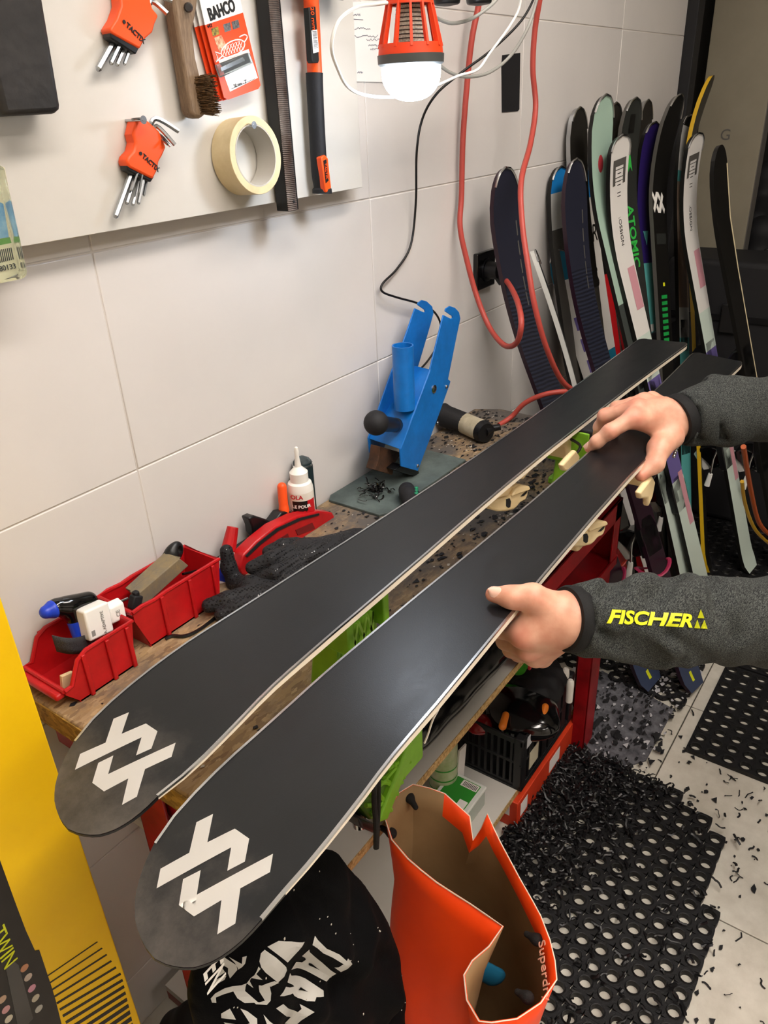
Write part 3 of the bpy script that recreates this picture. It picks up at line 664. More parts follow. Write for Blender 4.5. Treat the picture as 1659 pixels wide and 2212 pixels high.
# --- clear package at the left edge
mat('clear_plastic', '#dfe6e4', 0.06, trans=0.95, ior=1.2)
mat('pack_paper', '#e5dfc0', 0.6, col2='#d9d2a8', vscale=12); mat('pack_blue', '#2f7fb8', 0.5, col2='#9cc7d8', vscale=40); mat('pack_green', '#5f9a3a', 0.5)
pk = thing('blister_package', 'clear plastic package with a printed insert at the left edge', 'package', P(10, 610, y=0.83))
build(wallprism([(-60, 330), (10, 362), (54, 582), (-40, 622)], 0.846, 0.845), 'insert', 'pack_paper', pk)
build(wallprism([(-40, 420), (2, 440), (14, 512), (-40, 520)], 0.845, 0.8445), 'picture', 'pack_blue', pk)
build(wallprism([(-30, 520), (16, 512), (20, 524), (-30, 534)], 0.845, 0.8444), 'stripe', 'pack_green', pk)
bc = MB()
for i in range(9): wallprism([(-14 + i * 4, 540 - i * .7), (-12.4 + i * 4, 540 - i * .7), (-7 + i * 4, 568 - i), (-9 + i * 4, 568 - i)], 0.845, 0.8443, bc)
build(bc, 'barcode', 'print_black', pk)
lettering('480133', frame(P(8, 578, y=0.8442), P(20, 575, y=.8442) - P(0, 579, y=.8442), (0, 0, 1)), 0.008, 'print_black', pk)
sh = MB(); wallprism([(-60, 335), (12, 360), (62, 590), (56, 602), (-40, 622)], 0.85, 0.822, sh); build(sh, 'shell', 'clear_plastic', pk, bevel=0.004)

# ================================================================== on the tiled wall
build(wallprism([(1086, 119), (1124, 114), (1122, 236), (1119, 240), (1085, 243), (1084, 140)], 0.9, 0.8985), 'tape_patch', 'black_matte', label='black rectangle of tape stuck on the tiled wall', cat='tape')
nt_ = thing('paper_note', 'white handwritten paper note behind the hanging lamp', 'paper', P(800, 175, y=0.897))
build(wallprism([(758, 5), (835, 0), (850, 178), (771, 176)], 0.9, 0.8985), 'sheet', 'paper', nt_)
sc = MB(); rs = random.Random(11)
for (x0, x1, yy) in ((762, 778, 32), (766, 800, 62), (764, 816, 78), (792, 822, 86), (796, 820, 98), (800, 822, 106), (772, 784, 156)):
    pts = [P(x0 + (x1 - x0) * i / 16, yy + rs.uniform(-2.6, 2.6), y=0.8982) for i in range(17)]; sc.tube(pts, 0.00045, n=4)
sc.tube([P(762, 41, y=.8982), P(784, 43, y=.8982)], 0.0005, n=4)
build(sc, 'handwriting', mat('ink', '#5b6070', 0.6), nt_, kind='stuff')
so = thing('wall_socket', 'black wall socket with the round plug of the red cable', 'socket', P(1055, 620, y=0.9))
s0 = P(1030, 549, y=0.89); build(MB().bx((s0.x, 0.887, s0.z - 0.083), (s0.x + 0.085, 0.9, s0.z)), 'cover_plate', 'black_gloss', so, bevel=0.003)
build(MB().cyl((s0.x + 0.045, 0.888, s0.z - 0.042), (s0.x + 0.045, 0.884, s0.z - 0.042), 0.026, n=24), 'inlet', 'black_plastic', so)
pg = (s0.x + 0.045, 0.0, s0.z - 0.042)
build(MB().cyl((pg[0], 0.886, pg[2]), (pg[0], 0.855, pg[2]), 0.021, 0.018, n=12).cyl((pg[0], 0.866, pg[2] - 0.005), (pg[0] + 0.004, 0.85, pg[2] - 0.03), 0.009, 0.007, n=10), 'plug', 'black_plastic', so, bevel=0.002)

# ================================================================== cables
mat('cable_red', '#b0463c', 0.45); mat('cable_white', '#e6e6e2', 0.4); mat('cable_clear', '#b9bab4', 0.2, trans=0.25); mat('cable_black', '#111112', 0.35)
def cable(name, label, pts, r, m, n=8, cat='cable'):
    return build(MB().tube(cr([P(a, b, y=c) for a, b, c in pts], 7), r, n=n), name, m, label=label, cat=cat, smooth=60)
cable('power_cable', 'red power cable hanging in a loop to the black wall socket', [(1042, -60, 0.86), (1035, 5, 0.87), (1020, 80, 0.875), (1010, 170, 0.88), (1000, 300, 0.885), (997, 420, 0.885), (994, 490, 0.88), (1008, 560, 0.865), (1030, 640, 0.84), (1058, 708, 0.80), (1090, 746, 0.745), (1116, 740, 0.705), (1126, 700, 0.69), (1119, 655, 0.72), (1102, 618, 0.78), (1087, 600, 0.845)], 0.006, 'cable_red')
cable('power_cable', 'red power cable hanging right of the black tape, running to the heat gun', [(1176, -60, 0.80), (1165, 5, 0.81), (1155, 70, 0.82), (1151, 150, 0.82), (1157, 230, 0.81), (1146, 310, 0.79), (1126, 390, 0.76), (1128, 480, 0.73), (1140, 570, 0.70), (1155, 660, 0.675), (1180, 750, 0.655), (1212, 820, 0.645), (1245, 846, 0.635), (1275, 850, 0.63), (1265, 853, 0.64), (1228, 846, 0.66), (1180, 851, 0.70), (1135, 870, 0.745), (1105, 900, 0.775), (1078, 918, 0.79)], 0.0060, 'cable_red')
cable('thin_cable', 'thin black cable dropping from the top to behind the blue holder', [(1165, -40, 0.74), (1148, 8, 0.75), (1120, 52, 0.76), (1062, 108, 0.78), (995, 158, 0.80), (942, 204, 0.82), (912, 258, 0.85), (900, 330, 0.86), (898, 440, 0.885), (887, 530, 0.89), (858, 580, 0.89), (827, 612, 0.888), (826, 630, 0.886), (856, 642, 0.882), (902, 655, 0.88), (936, 672, 0.88), (952, 702, 0.88), (948, 740, 0.88), (925, 778, 0.88), (905, 800, 0.88)], 0.0022, 'cable_black')
cable('lamp_cable', 'white charging cable looping around the lit lamp', [(836, 6, 0.645), (806, 10, 0.645), (770, 16, 0.650), (732, 44, 0.655), (716, 100, 0.660), (730, 150, 0.670), (752, 188, 0.680), (790, 206, 0.690), (850, 210, 0.695), (905, 200, 0.695), (950, 182, 0.690), (990, 164, 0.690), (1032, 150, 0.685), (1058, 115, 0.680), (1100, 58, 0.670), (1122, 15, 0.665), (1128, -40, 0.660)], 0.0021, 'cable_white')
cable('clear_hose', 'clear hose hanging in a long arc right of the lamp', [(948, 140, 0.750), (975, 158, 0.750), (1012, 166, 0.750), (1060, 155, 0.745), (1105, 118, 0.735), (1140, 60, 0.725), (1158, 5, 0.720), (1168, -40, 0.720)], 0.0028, 'cable_clear', cat='hose')
cable('clear_hose', 'clear hose curving up to the black rail above the lamp', [(940, 38, 0.730), (975, 50, 0.730), (1015, 42, 0.730), (1050, 20, 0.720), (1075, -5, 0.715), (1090, -40, 0.710)], 0.0028, 'cable_clear', cat='hose')

# ================================================================== hanging lamp
LY = 0.64
z_top, z_band, z_rim, z_bot = P(888, -6, y=LY).z, P(888, 118, y=LY).z, P(888, 143, y=LY).z, P(888, 219, y=LY).z
lx = P(887, 110, y=LY).x; ML = Matrix.Translation((lx, LY, 0))
sc_ = (P(960, 125, y=LY).x - P(814, 125, y=LY).x)
rb_ = 0.042; rt_ = 0.0295
lp = thing('hanging_lamp', 'orange caged camping lamp with a glowing white dome', 'lamp', (lx, LY, z_bot))
H = z_top - z_band
cage = MB().lathe([(rb_ - 0.006, z_band), (rb_, z_band), (rb_ - 0.0015, z_band + 0.012), (rb_ - 0.007, z_band + 0.012), (rb_ - 0.006, z_band)], 32, ML, closed=True)
build(cage, 'cage_ring', 'orange_deep', lp); cage = MB()
cage.lathe([(rt_ - 0.006, z_top - 0.008), (rt_ + 0.0005, z_top - 0.008), (rt_ - 0.001, z_top), (rt_ - 0.006, z_top), (rt_ - 0.006, z_top - 0.008)], 32, ML, closed=True)
build(cage, 'cage_ring', 'orange_deep', lp)
for i in range(12):
    a = 2 * math.pi * i / 12 + 0.1; ca, sa = math.cos(a), math.sin(a); r = MB()
    Mr = Matrix(((ca, -sa, 0, lx), (sa, ca, 0, LY), (0, 0, 1, 0), (0, 0, 0, 1)))
    r.add([(rb_ - 0.006, -0.0019, z_band + 0.008), (rb_, -0.0019, z_band + 0.008), (rb_, 0.0019, z_band + 0.008), (rb_ - 0.006, 0.0019, z_band + 0.008), (rt_ - 0.005, -0.0014, z_top - 0.004), (rt_ + 0.0003, -0.0014, z_top - 0.004), (rt_ + 0.0003, 0.0014, z_top - 0.004), (rt_ - 0.005, 0.0014, z_top - 0.004)], [(3, 2, 1, 0), (4, 5, 6, 7), (0, 1, 5, 4), (1, 2, 6, 5), (2, 3, 7, 6), (3, 0, 4, 7)], Mr)
    build(r, 'rib', 'orange_deep', lp, bevel=0.0004)
core = MB().lathe([(0.021, z_band), (0.016, z_top)], 20, ML); build(core, 'core', mat('lattice', '#cfc9bd', 0.5, col2='#8f8878', vscale=400), lp)
lt = MB()
for k in range(13):
    z = z_band + 0.004 + (H - 0.008) * k / 12; r = 0.021 - 0.005 * (z - z_band) / H + 0.0006
    lt.tube([(lx + r * math.cos(2 * math.pi * i / 20), LY + r * math.sin(2 * math.pi * i / 20), z) for i in range(21)], 0.0005, n=4)
build(lt, 'wire_grid', 'steel_dark', lp)
build(MB().lathe([(rb_ - 0.003, z_rim), (rb_ + 0.0008, z_rim + 0.003), (rb_ + 0.0012, z_band), (rb_ - 0.004, z_band)], 40, ML), 'band', mat('lamp_grey', '#4a4d4c', 0.4), lp)
mat('dome_glow', '#e6f1ff', 0.3, emit=LAMP_POWER)
hd = z_rim - z_bot; dm = [(rb_ - 0.0035, z_rim)] + [(max(0.0006, (rb_ - 0.0035) * math.cos(t * math.pi / 2) ** 0.85), z_rim - hd * 0.18 - (hd * 0.82) * math.sin(t * math.pi / 2)) for t in [i / 10 for i in range(11)]]
build(MB().lathe(dm[::-1], 40, ML), 'dome', 'dome_glow', lp, smooth=60)
build(MB().lathe([(rt_ - 0.002, z_top), (rt_ + 0.001, z_top + 0.004), (rt_ - 0.002, z_top + 0.02), (0.012, z_top + 0.028)], 32, ML), 'top_cap', 'lamp_grey', lp)
build(MB().tube([(lx - 0.014, LY, z_top + 0.025), (lx - 0.014, LY, z_top + 0.05), (lx, LY, z_top + 0.062), (lx + 0.014, LY, z_top + 0.05), (lx + 0.014, LY, z_top + 0.025)], 0.0018, n=8), 'hook', 'steel', lp)
build(MB().cyl((lx + rb_ - 0.002, LY - 0.006, z_band + 0.001), (lx + rb_ + 0.006, LY - 0.008, z_band - 0.002), 0.004, 0.002, n=8), 'switch', 'lamp_grey', lp)
# black rail the lamp and hoses hang from
rz = z_top + 0.062
kn = thing('hanging_rail', 'black rail with round knobs at the top edge above the lamp', 'rail', (lx + 0.1, LY + 0.03, rz))
build(MB().cyl((lx - 0.2, LY, rz + 0.006), (lx + 0.6, LY, rz + 0.006), 0.006, n=12).cyl((lx - 0.1, LY, rz + 0.006), (lx - 0.1, 0.9, rz + 0.03), 0.006, n=10).cyl((lx + 0.5, LY, rz + 0.006), (lx + 0.5, 0.9, rz + 0.03), 0.006, n=10), 'rod', 'black_plastic', kn)
for px in (965, 1035):
    q = P(px, -8, y=LY + 0.06); build(MB().lathe([(0.006, -0.012), (0.019, -0.01), (0.021, 0.0), (0.019, 0.012), (0.012, 0.03)], 20, Matrix.Translation(q)), 'knob', 'black_plastic', kn, bevel=0.002)
    build(MB().cyl(q + Vector((0, 0, 0.02)), Vector((q.x, LY, rz + 0.006)), 0.005, n=8), 'stem', 'black_plastic', kn)

# ================================================================== ski vises and bindings
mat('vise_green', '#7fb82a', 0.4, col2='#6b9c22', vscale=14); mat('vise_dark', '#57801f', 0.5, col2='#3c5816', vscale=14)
def vise(label, x, y, z0, ztop, reach=0.036):
    v = thing('ski_vise', label, 'vise', (x, y, z0), group='green ski vises')
    h = ztop - z0
    build(MB().bx((x - 0.06, y - 0.035, z0), (x + 0.06, y + 0.035, z0 + 0.014)), 'base', 'vise_green', v, bevel=0.003)
    poly = [(-0.055, 0.012), (0.045, 0.012), (0.042, h * 0.55), (0.03, h - 0.03), (-0.03, h - 0.03), (-0.04, h * 0.5)]
    Mv = Matrix(((1, 0, 0, x), (0, 0, -1, y), (0, 1, 0, z0), (0, 0, 0, 1)))
    build(MB().prism(poly, -0.022, 0.020, Mv), 'body', 'vise_green', v, bevel=0.003)
    for s in (1, -1):
        rb = MB()
        for q in range(-2, 3):
            cx = q * 0.018; a = (cx - 0.018, 0.02); b = (cx + 0.016, h - 0.05)
            for (p0, p1) in ((a, b), ((b[0], a[1]), (a[0], b[1]))):
                p0 = (max(-0.048, min(0.042, p0[0])), p0[1]); p1 = (max(-0.03, min(0.03, p1[0])), p1[1])
                rb.cyl(Mv @ Vector((p0[0], p0[1], 0.021 * s)), Mv @ Vector((p1[0], p1[1], 0.021 * s)), 0.0034, n=5)
        rb.cyl(Mv @ Vector((-0.06, 0.016, 0.021 * s)), Mv @ Vector((0.06, 0.016, 0.021 * s)), 0.0025, n=5)
        build(rb, 'ribs', mat('vise_light', '#a9dd52', .4), v)
    for s in (-1, 1):
        build(MB().bx((x + s * 0.036 - 0.006, y - 0.040, z0 + h * 0.60), (x + s * 0.036 + 0.006, y + 0.035, ztop - 0.006)), 'jaw', 'vise_green', v, bevel=0.002)
    build(MB().bx((x - 0.04, y - reach, ztop - 0.026), (x + 0.04, y + 0.03, ztop)), 'pad', 'black_matte', v, bevel=0.004)
    build(MB().cyl((x + 0.0, y - 0.03, z0 + 0.03), (x, y - 0.055, z0 + 0.03), 0.005, n=10), 'clamp_screw', 'steel', v)
    return v
ZT = 0.9903
vise('green ribbed ski vise on the bench under the tip half of the wall-side ski', 0.598, 0.515, 0.82, ZT)
vise('green ski vise under the tail half of the wall-side ski', 1.36, 0.525, 0.82, ZT)
vise('green ski vise under the tail half of the held ski, on the bench front edge', 1.24, 0.485, 0.82, ZT, 0.10)
# the front vise is clamped over the bench's front edge and reaches below it
v4 = thing('ski_vise', 'large green ribbed ski vise clamped on the bench front above the orange bag', 'vise', (0.55, 0.42, 0.70), group='green ski vises')
fy = 0.415; pf = lambda a, b: XZ(a, b, fy)
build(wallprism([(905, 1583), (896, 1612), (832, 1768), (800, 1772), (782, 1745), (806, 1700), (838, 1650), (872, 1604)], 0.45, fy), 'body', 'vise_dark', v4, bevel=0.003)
build(wallprism([(892, 1588), (907, 1578), (909, 1592), (838, 1772), (820, 1778), (822, 1765)], 0.45, fy - 0.008), 'bar', 'vise_green', v4, bevel=0.003)
rb = MB()
for (a, b) in (((800, 1720), (870, 1640)), ((790, 1740), (845, 1735)), ((820, 1690), (868, 1690)), ((836, 1662), (885, 1630)), ((810, 1705), (845, 1750)), ((830, 1680), (858, 1715)), ((850, 1650), (872, 1680)), ((868, 1618), (886, 1645)), ((800, 1760), (850, 1705)), ((858, 1620), (880, 1600))):
    rb.cyl(P(*a, y=fy - 0.002), P(*b, y=fy - 0.002), 0.003, n=6)
build(rb, 'ribs', 'vise_green', v4)
a = P(790, 1745, y=fy); build(MB().bx((0.50, 0.40, 0.822), (0.64, 0.52, 0.85)).bx((0.52, 0.415, 0.74), (0.62, 0.45, 0.83)), 'clamp_body', 'vise_green', v4, bevel=0.004)
build(MB().bx((0.53, 0.36, ZT - 0.03), (0.60, 0.41, ZT)).bx((0.545, 0.385, 0.845), (0.585, 0.42, ZT - 0.02)), 'pad', 'black_matte', v4, bevel=0.004)
sp = P(775, 1758, y=0.445); build(MB().cyl(sp + Vector((0, 0, -0.015)), sp + Vector((0, 0, 0.06)), 0.006, n=12).lathe([(0.006, -0.022), (0.009, -0.02), (0.009, -0.012), (0.006, -0.01)], 14, Matrix.Translation(sp)), 'clamp_screw', 'steel', v4)
build(wallprism([(776, 1768), (800, 1778), (825, 1788), (820, 1806), (782, 1790)], 0.46, fy), 'clamp_foot', 'black_plastic', v4, bevel=0.003)

BW = [(200, 490), (230, 445), (300, 410), (420, 385), (480, 270), (530, 245), (620, 255), (637, 290), (625, 360), (600, 420), (540, 450), (500, 500), (470, 525), (390, 545), (300, 548), (220, 525)]
BA = [(690, 20), (680, 70), (660, 115), (600, 190), (545, 190), (510, 240), (440, 285), (505, 305), (500, 340), (420, 380), (300, 405), (205, 440), (260, 395), (420, 230), (560, 100)]
BO = ([(378, 408), (418, 396), (432, 432), (424, 492), (405, 503), (378, 485)], [(540, 375), (575, 340), (622, 300), (604, 342), (575, 370)])
def binding(parent, y, yc, off, label):
    """cream binding toe under a ski: hooked hollow wings at both sides of a housing"""
    f = lambda L: [XZ(1020 + off[0] + a / 5.184, 1000 + off[1] + b / 5.184, y) for a, b in L]
    bw, ba = f(BW), f(BA); x = sum(p[0] for p in bw) / len(bw); zt_ = 0.9903
    ba = [(p[0], min(p[1], zt_)) for p in ba]
    parent = build(MB().bx((x - 0.04, yc - 0.024, zt_ - 0.02), (x + 0.06, yc + 0.024, zt_)), 'binding_housing', 'cream', parent, bevel=0.006, seg=3, label=label)
    for s in (1, -1):
        sy = lambda v: v if s == 1 else 2 * yc - v
        for pl, y0, y1, nm, bv in ((bw, y + 0.018, y, 'wing', 0.0035), (ba, y + 0.020, y + 0.004, 'wing_arm', 0.002)):
            a_, b_ = sy(y0), sy(y1); build(wallprism(pl, max(a_, b_), min(a_, b_), raw=True), nm, 'cream', parent, bevel=bv, seg=3)
        a_, b_ = sy(y + 0.004), sy(y - 0.004); build(wallprism(f([(470, 285), (530, 246), (620, 256), (635, 290), (600, 310), (500, 345), (430, 372), (440, 340)]), max(a_, b_), min(a_, b_), raw=True), 'wing_lip', 'cream', parent, bevel=0.0025, seg=2)
        for L in BO:
            a_, b_ = sy(y + 0.001), sy(y - 0.0006); build(wallprism(f(L), max(a_, b_), min(a_, b_), raw=True), 'opening', 'black_matte', parent)
    zl = min(p[1] for p in bw); build(MB().bx((x - 0.018, yc - 0.018, zl + 0.006), (x + 0.012, yc + 0.018, zt_ - 0.02)), 'binding_core', 'cream', parent, bevel=0.005, seg=3)
def heel(parent, x, y, label):
    z1 = 0.9903; XM = lambda yy: Matrix(((1, 0, 0, x), (0, 0, -1, yy), (0, 1, 0, z1), (0, 0, 0, 1)))
    parent = build(MB().prism([(-0.06, 0), (0.05, 0), (0.05, -0.012), (0.028, -0.026), (0.02, -0.06), (-0.005, -0.07), (-0.02, -0.05), (-0.03, -0.026), (-0.06, -0.014)], -0.024, 0.024, XM(y)), 'heel_housing', 'cream', parent, bevel=0.006, seg=3, label=label)
    for s in (-1, 1):
        yw = y + s * 0.050
        build(MB().tube(cr([(x - 0.02, y + s * 0.026, z1 - 0.018), (x - 0.035, yw, z1 - 0.022), (x - 0.08, yw, z1 - 0.03)], 4), 0.0026, n=8), 'brake_arm', 'steel_dark', parent)
        build(MB().prism([(-0.065, -0.016), (-0.045, -0.034), (-0.05, -0.058), (-0.066, -0.070), (-0.076, -0.050), (-0.11, -0.036), (-0.12, -0.022), (-0.09, -0.018)], -0.005, 0.005, XM(yw)), 'brake_pad', 'cream', parent, bevel=0.0035, seg=3)
binding(ski1, .480, .505, (0, 0), 'cream plastic binding'); heel(ski1, 1.21, 0.50, 'cream plastic heel binding')
binding(ski2, .336, .3615, (167, 76), 'cream plastic binding'); heel(ski2, 1.175, 0.36, 'cream plastic heel binding')

# ================================================================== red bins and what they hold
def bin_(label, x0, x1, y0, y1, H, lip):
    L = x1 - x0; W = y1 - y0; z = 0.8205; b = thing('storage_bin', label, 'bin', (x0, y0, z), group='red plastic storage bins'); t = 0.0025
    side = [(0.018, 0), (L - 0.012, 0), (L, H), (0.36 * L, H), (0.24 * L, H * max(0.9, lip)), (0.1 * L, min(H, lip * H * 1.05)), (0.0, lip * H), (0.0, lip * H * 0.8)]
    bd = MB()
    for yy in (y0, y1 - t):
        bd.prism(side, 0, t, Matrix(((1, 0, 0, x0), (0, 0, -1, yy + t), (0, 1, 0, z), (0, 0, 0, 1))))
    bd.bx((x0 + 0.016, y0, z), (x1 - 0.012, y1, z + t))
    bd.add([(x0 + 0.016, y0, z), (x0 + 0.016, y1, z), (x0, y1, z + lip * H * 0.9), (x0, y0, z + lip * H * 0.9), (x0 + 0.018, y0, z + 0.001), (x0 + 0.018, y1, z + 0.001), (x0 + 0.003, y1, z + lip * H * 0.9), (x0 + 0.003, y0, z + lip * H * 0.9)], [(0, 1, 2, 3), (7, 6, 5, 4), (3, 2, 6, 7)])
    bd.add([(x1 - 0.012, y0, z), (x1 - 0.012, y1, z), (x1, y1, z + H), (x1, y0, z + H), (x1 - 0.0145, y0, z), (x1 - 0.0145, y1, z), (x1 - 0.003, y1, z + H), (x1 - 0.003, y0, z + H)], [(3, 2, 1, 0), (4, 5, 6, 7), (2, 3, 7, 6)])
    build(bd, 'body', 'red_plastic', b, smooth=30)
    rim = MB()
    e = [(0.0, lip * H), (0.1 * L, min(H, lip * H * 1.05)), (0.24 * L, H * max(0.9, lip)), (0.36 * L, H), (L, H)]
    pts = [(x0 + a, y0 + t / 2, z + c) for a, c in e] + [(x0 + a, y1 - t / 2, z + c) for a, c in e[::-1]] + [(x0, y0 + t / 2, z + lip * H)]
    rim.tube(pts, 0.0032, n=8); build(rim, 'rim', 'red_plastic', b)
    if lip < 0.9: build(MB().bx((x0 - 0.012, y0 + 0.004, z + lip * H - 0.012), (x0 + 0.002, y1 - 0.004, z + lip * H - 0.002)), 'lip', 'red_plastic', b, bevel=0.004, seg=3)
    for f in (0.30, 0.62, 0.9):
        for yy, s in ((y0, -1), (y1, 1)): build(MB().bx((x0 + f * L - 0.003, yy, z), (x0 + f * L + 0.003, yy + s * 0.004, z + H - 0.002)), 'rib', 'red_plastic', b, bevel=0.001)
    return b
bin_('red plastic bin at the near bench corner holding a charger and a blue-capped tool', 0.374, 0.490, 0.803, 0.896, 0.068, 0.42)
bin_('red plastic bin holding grey sharpening stones', 0.503, 0.668, 0.818, 0.897, 0.070, 0.97)
mat('blue_plastic', '#1b3fc4', 0.35)
dv = thing('t_handle_driver', 'black T-handle driver with blue cap lying in the near bin', 'screwdriver', P(165, 1370, y=0.86))
q = lambda a, b, y: np.array(P(a, b, y=y))
h0, h1, h2, s0_, s1_ = q(100, 1322, .865), q(122, 1312, .865), q(190, 1298, .862), q(150, 1318, .862), q(172, 1385, .85)
build(blob([cone(h1, h2, .0125, .013, .008), cone(s0_, q(162, 1345, .856), .012, .009, .012)], 0.0015), 'handle', 'black_gloss', dv)
build(blob([cone(h0, q(112, 1317, .865), .009, .0125, .004)], 0.0015), 'cap', 'blue_plastic', dv)
build(MB().cyl(q(161, 1342, .856), s1_, 0.010, 0.007, n=16), 'collar', 'blue_plastic', dv)
ch = thing('charger', 'white two-pin wall charger lying in the near bin', 'charger', P(220, 1380, y=0.84))
c0, c1 = P(178, 1352, y=.838), P(252, 1318, y=.838); MC = frame((c0 + c1) / 2, c1 - c0, (0.25, 0.15, 1))
Lc = (c1 - c0).length
build(MB().bx((-Lc / 2, -0.022, -0.011), (Lc * 0.2, 0.022, 0.011), MC), 'body', 'white_plastic', ch, bevel=0.003, seg=3)
build(MB().prism([(-0.011, -0.011), (-0.017, 0), (-0.011, 0.011), (0.011, 0.011), (0.017, 0), (0.011, -0.011)], Lc * 0.2, Lc * 0.62, MC @ Matrix(((0, 0, 1, 0), (1, 0, 0, 0), (0, 1, 0, 0), (0, 0, 0, 1)))), 'plug', 'white_plastic', ch, bevel=0.002)
for s in (-1, 1): build(MB().cyl(MC @ Vector((Lc * .62, s * .0095, 0)), MC @ Vector((Lc * .62 + .014, s * .0095, 0)), 0.002, n=8), 'pin', 'steel', ch)
mat('print_grey', '#8a8a86', 0.6)
lettering('A ADAPTIVE', MC @ Matrix.Translation((-Lc * .05, -.003, .0114)) @ Matrix.Rotation(math.pi / 2, 4, 'Z'), 0.006, 'print_grey', ch)
lettering('CE', MC @ Matrix.Translation((Lc * .4, -.0, .0114)) @ Matrix.Rotation(math.pi / 2, 4, 'Z'), 0.008, 'print_grey', ch)
build(MB().bx((-Lc * .42, -.016, .011), (-Lc * .32, -.008, .0113), MC), 'mark', 'print_grey', ch)
sd = MB(); sd.grid(lambda u, v: tuple(P(112 + 88 * u, 1372 + 12 * math.sin(u * 2.2) - 18 * u * u, y=.84 - .02 * math.sin(u * 3) + .012 * u) + Vector((0, 0, -.026 * v))), 14, 4)
build(sd, 'abrasive_strip', mat('grit', '#1d1d1f', 0.6, col2='#3f3f42', vscale=600, bump=.6, bscale=700), label='curled black abrasive strip in the near bin', cat='sandpaper', solid=0.0012)
wq = P(132, 1440, y=.83); build(MB().box((0, 0, 0.010), (0.017, 0.006, 0.022), Matrix.Translation((wq.x, wq.y, .832)) @ Matrix.Rotation(0.2, 4, 'Y')), 'wood_offcut', mat('pale_wood', '#d8bd92', 0.7), bevel=0.001, label='pale wood offcut in the near bin', cat='wood')
mat('stone', '#8c7a55', 0.75, col2='#6d665a', vscale=30, bump=0.3)
for (a, b, c, d_, lab, y) in (((296, 1285), (388, 1206), (408, 1222), (310, 1312), 'tan sharpening stone leaning foremost in the second bin', .842), ((286, 1278), (372, 1200), (392, 1204), (300, 1290), 'tan sharpening stone leaning behind the other in the second bin', .862)):
    build(wallprism([a, b, c, d_], y + .018, y), 'sharpening_stone', 'stone', bevel=0.0015, label=lab, cat='stone', group='sharpening stones')
kb = thing('ring_handle_tool', 'black rounded handle with a ring hole sticking out of the second bin', 'tool', P(360, 1240, y=.875))
kx = P(380, 1188, y=.875)
build(blob([cone(q(340, 1240, .878), q(372, 1198, .876), .010, .0125, .006), ell(np.array(kx), (.0135, .008, .014), .008), (None, lambda G: sd_ell(G, np.array(kx) + [.002, 0, .001], (.005, .05, .006)), [])], 0.0014), 'handle', 'black_plastic', kb)
wpz = P(292, 1300, y=.84); build(MB().box((0, 0, 0), (.016, .012, .02), Matrix.Translation(wpz) @ Matrix.Rotation(.5, 4, 'Y')).box((.004, 0, .012), (.008, .009, .008), Matrix.Translation(wpz)), 'clip', 'black_matte', bevel=0.002, label='small dark clip at the edge of the second bin', cat='clip')

# ================================================================== along the wall
mat('bottle_white', '#efece4', 0.4); mat('label_black', '#17120f', 0.45); mat('label_red', '#c3131d', 0.45)
bp_ = P(648, 1050, y=.868); bx_ = bp_.x; MBt = Matrix.Translation((bx_, .868, .8205)); zt = P(635, 967, y=.868).z - .8205
bo = thing('glue_bottle', 'white glue bottle with a nozzle and a black and red label', 'bottle', (bx_, .868, .8205))
build(MB().lathe([(.0225, 0), (.0235, .003), (.0235, zt * .5), (.021, zt * .56), (.0165, zt * .58), (.0165, zt * .69), (.015, zt * .7), (.006, zt * .76), (.0035, zt * .9), (.0042, zt * .94), (.003, zt * .99), (.001, zt)], 28, MBt), 'body', 'bottle_white', bo)
build(MB().lathe([(.0238, zt * .06), (.0238, zt * .47)], 28, MBt, closed=True), 'label', mat('label_cream', '#e8e2d6', .5), bo)
def wrap(mb, a0, a1, z0, z1, r=.0241):
    mb.grid(lambda u, v: (bx_ + r * math.cos(a0 + (a1 - a0) * u), .868 + r * math.sin(a0 + (a1 - a0) * u), .8205 + z0 + (z1 - z0) * v), 12, 2); return mb
ang = math.atan2(-.868, -bx_)
build(wrap(MB(), ang - .75, ang + .45, zt * .06, zt * .38), 'label_panel', 'label_black', bo)
build(wrap(MB(), ang + .45, ang + 1.2, zt * .06, zt * .38), 'label_panel', 'label_red', bo)
class Cyl:
    def ray_cast(s, o, d):
        o2 = Vector((o.x - bx_, o.y - .868, 0)); d2 = Vector((d.x, d.y, 0)); a = d2.dot(d2); b = o2.dot(d2); c = o2.dot(o2) - .0243 ** 2; dd = b * b - a * c
        return (o + d * ((-b - math.sqrt(dd)) / a), None) if dd > 0 else (None, None)
dirb = Vector((math.cos(ang), math.sin(ang), 0)); rightb = Vector((-dirb.y, dirb.x, 0))
for s_, zz, sz, mm, of in (('OLA', .43, .011, 'label_red', -.008), ('LLE POUR', .31, .0085, 'white_print', -.003), ('XATION', .23, .0095, 'label_red', -.003)):
    lettering(s_, frame(Vector((bx_, .868, .8205 + zt * zz)) + dirb * .03 + rightb * of, rightb, (0, 0, 1)), sz, mm, bo, bvh=Cyl(), off=.0003, bold=.0003)
d2 = P(640, 1000, y=.885); dk = thing('dark_bottle', 'dark bottle with a clear cap behind the glue bottle', 'bottle', (d2.x + .01, .884, .8205)); MD = Matrix.Translation((d2.x + .01, .8795, .8205))
zd = P(645, 985, y=.885).z - .8205
build(MB().lathe([(.0165, 0), (.0185, .004), (.0185, zt * .7), (.017, zt * .74)], 20, MD), 'body', mat('dark_teal', '#1b2a2e', .3), dk)
build(MB().lathe([(.0185, zt * .72), (.0185, zd - .018), (.014, zd - .006), (.004, zd)], 20, MD), 'cap', 'clear_plastic', dk)
build(MB().lathe([(.013, zt * .72), (.013, zd - .014), (.009, zd - .006)], 16, MD), 'neck', mat('teal', '#16313a', .3), dk)
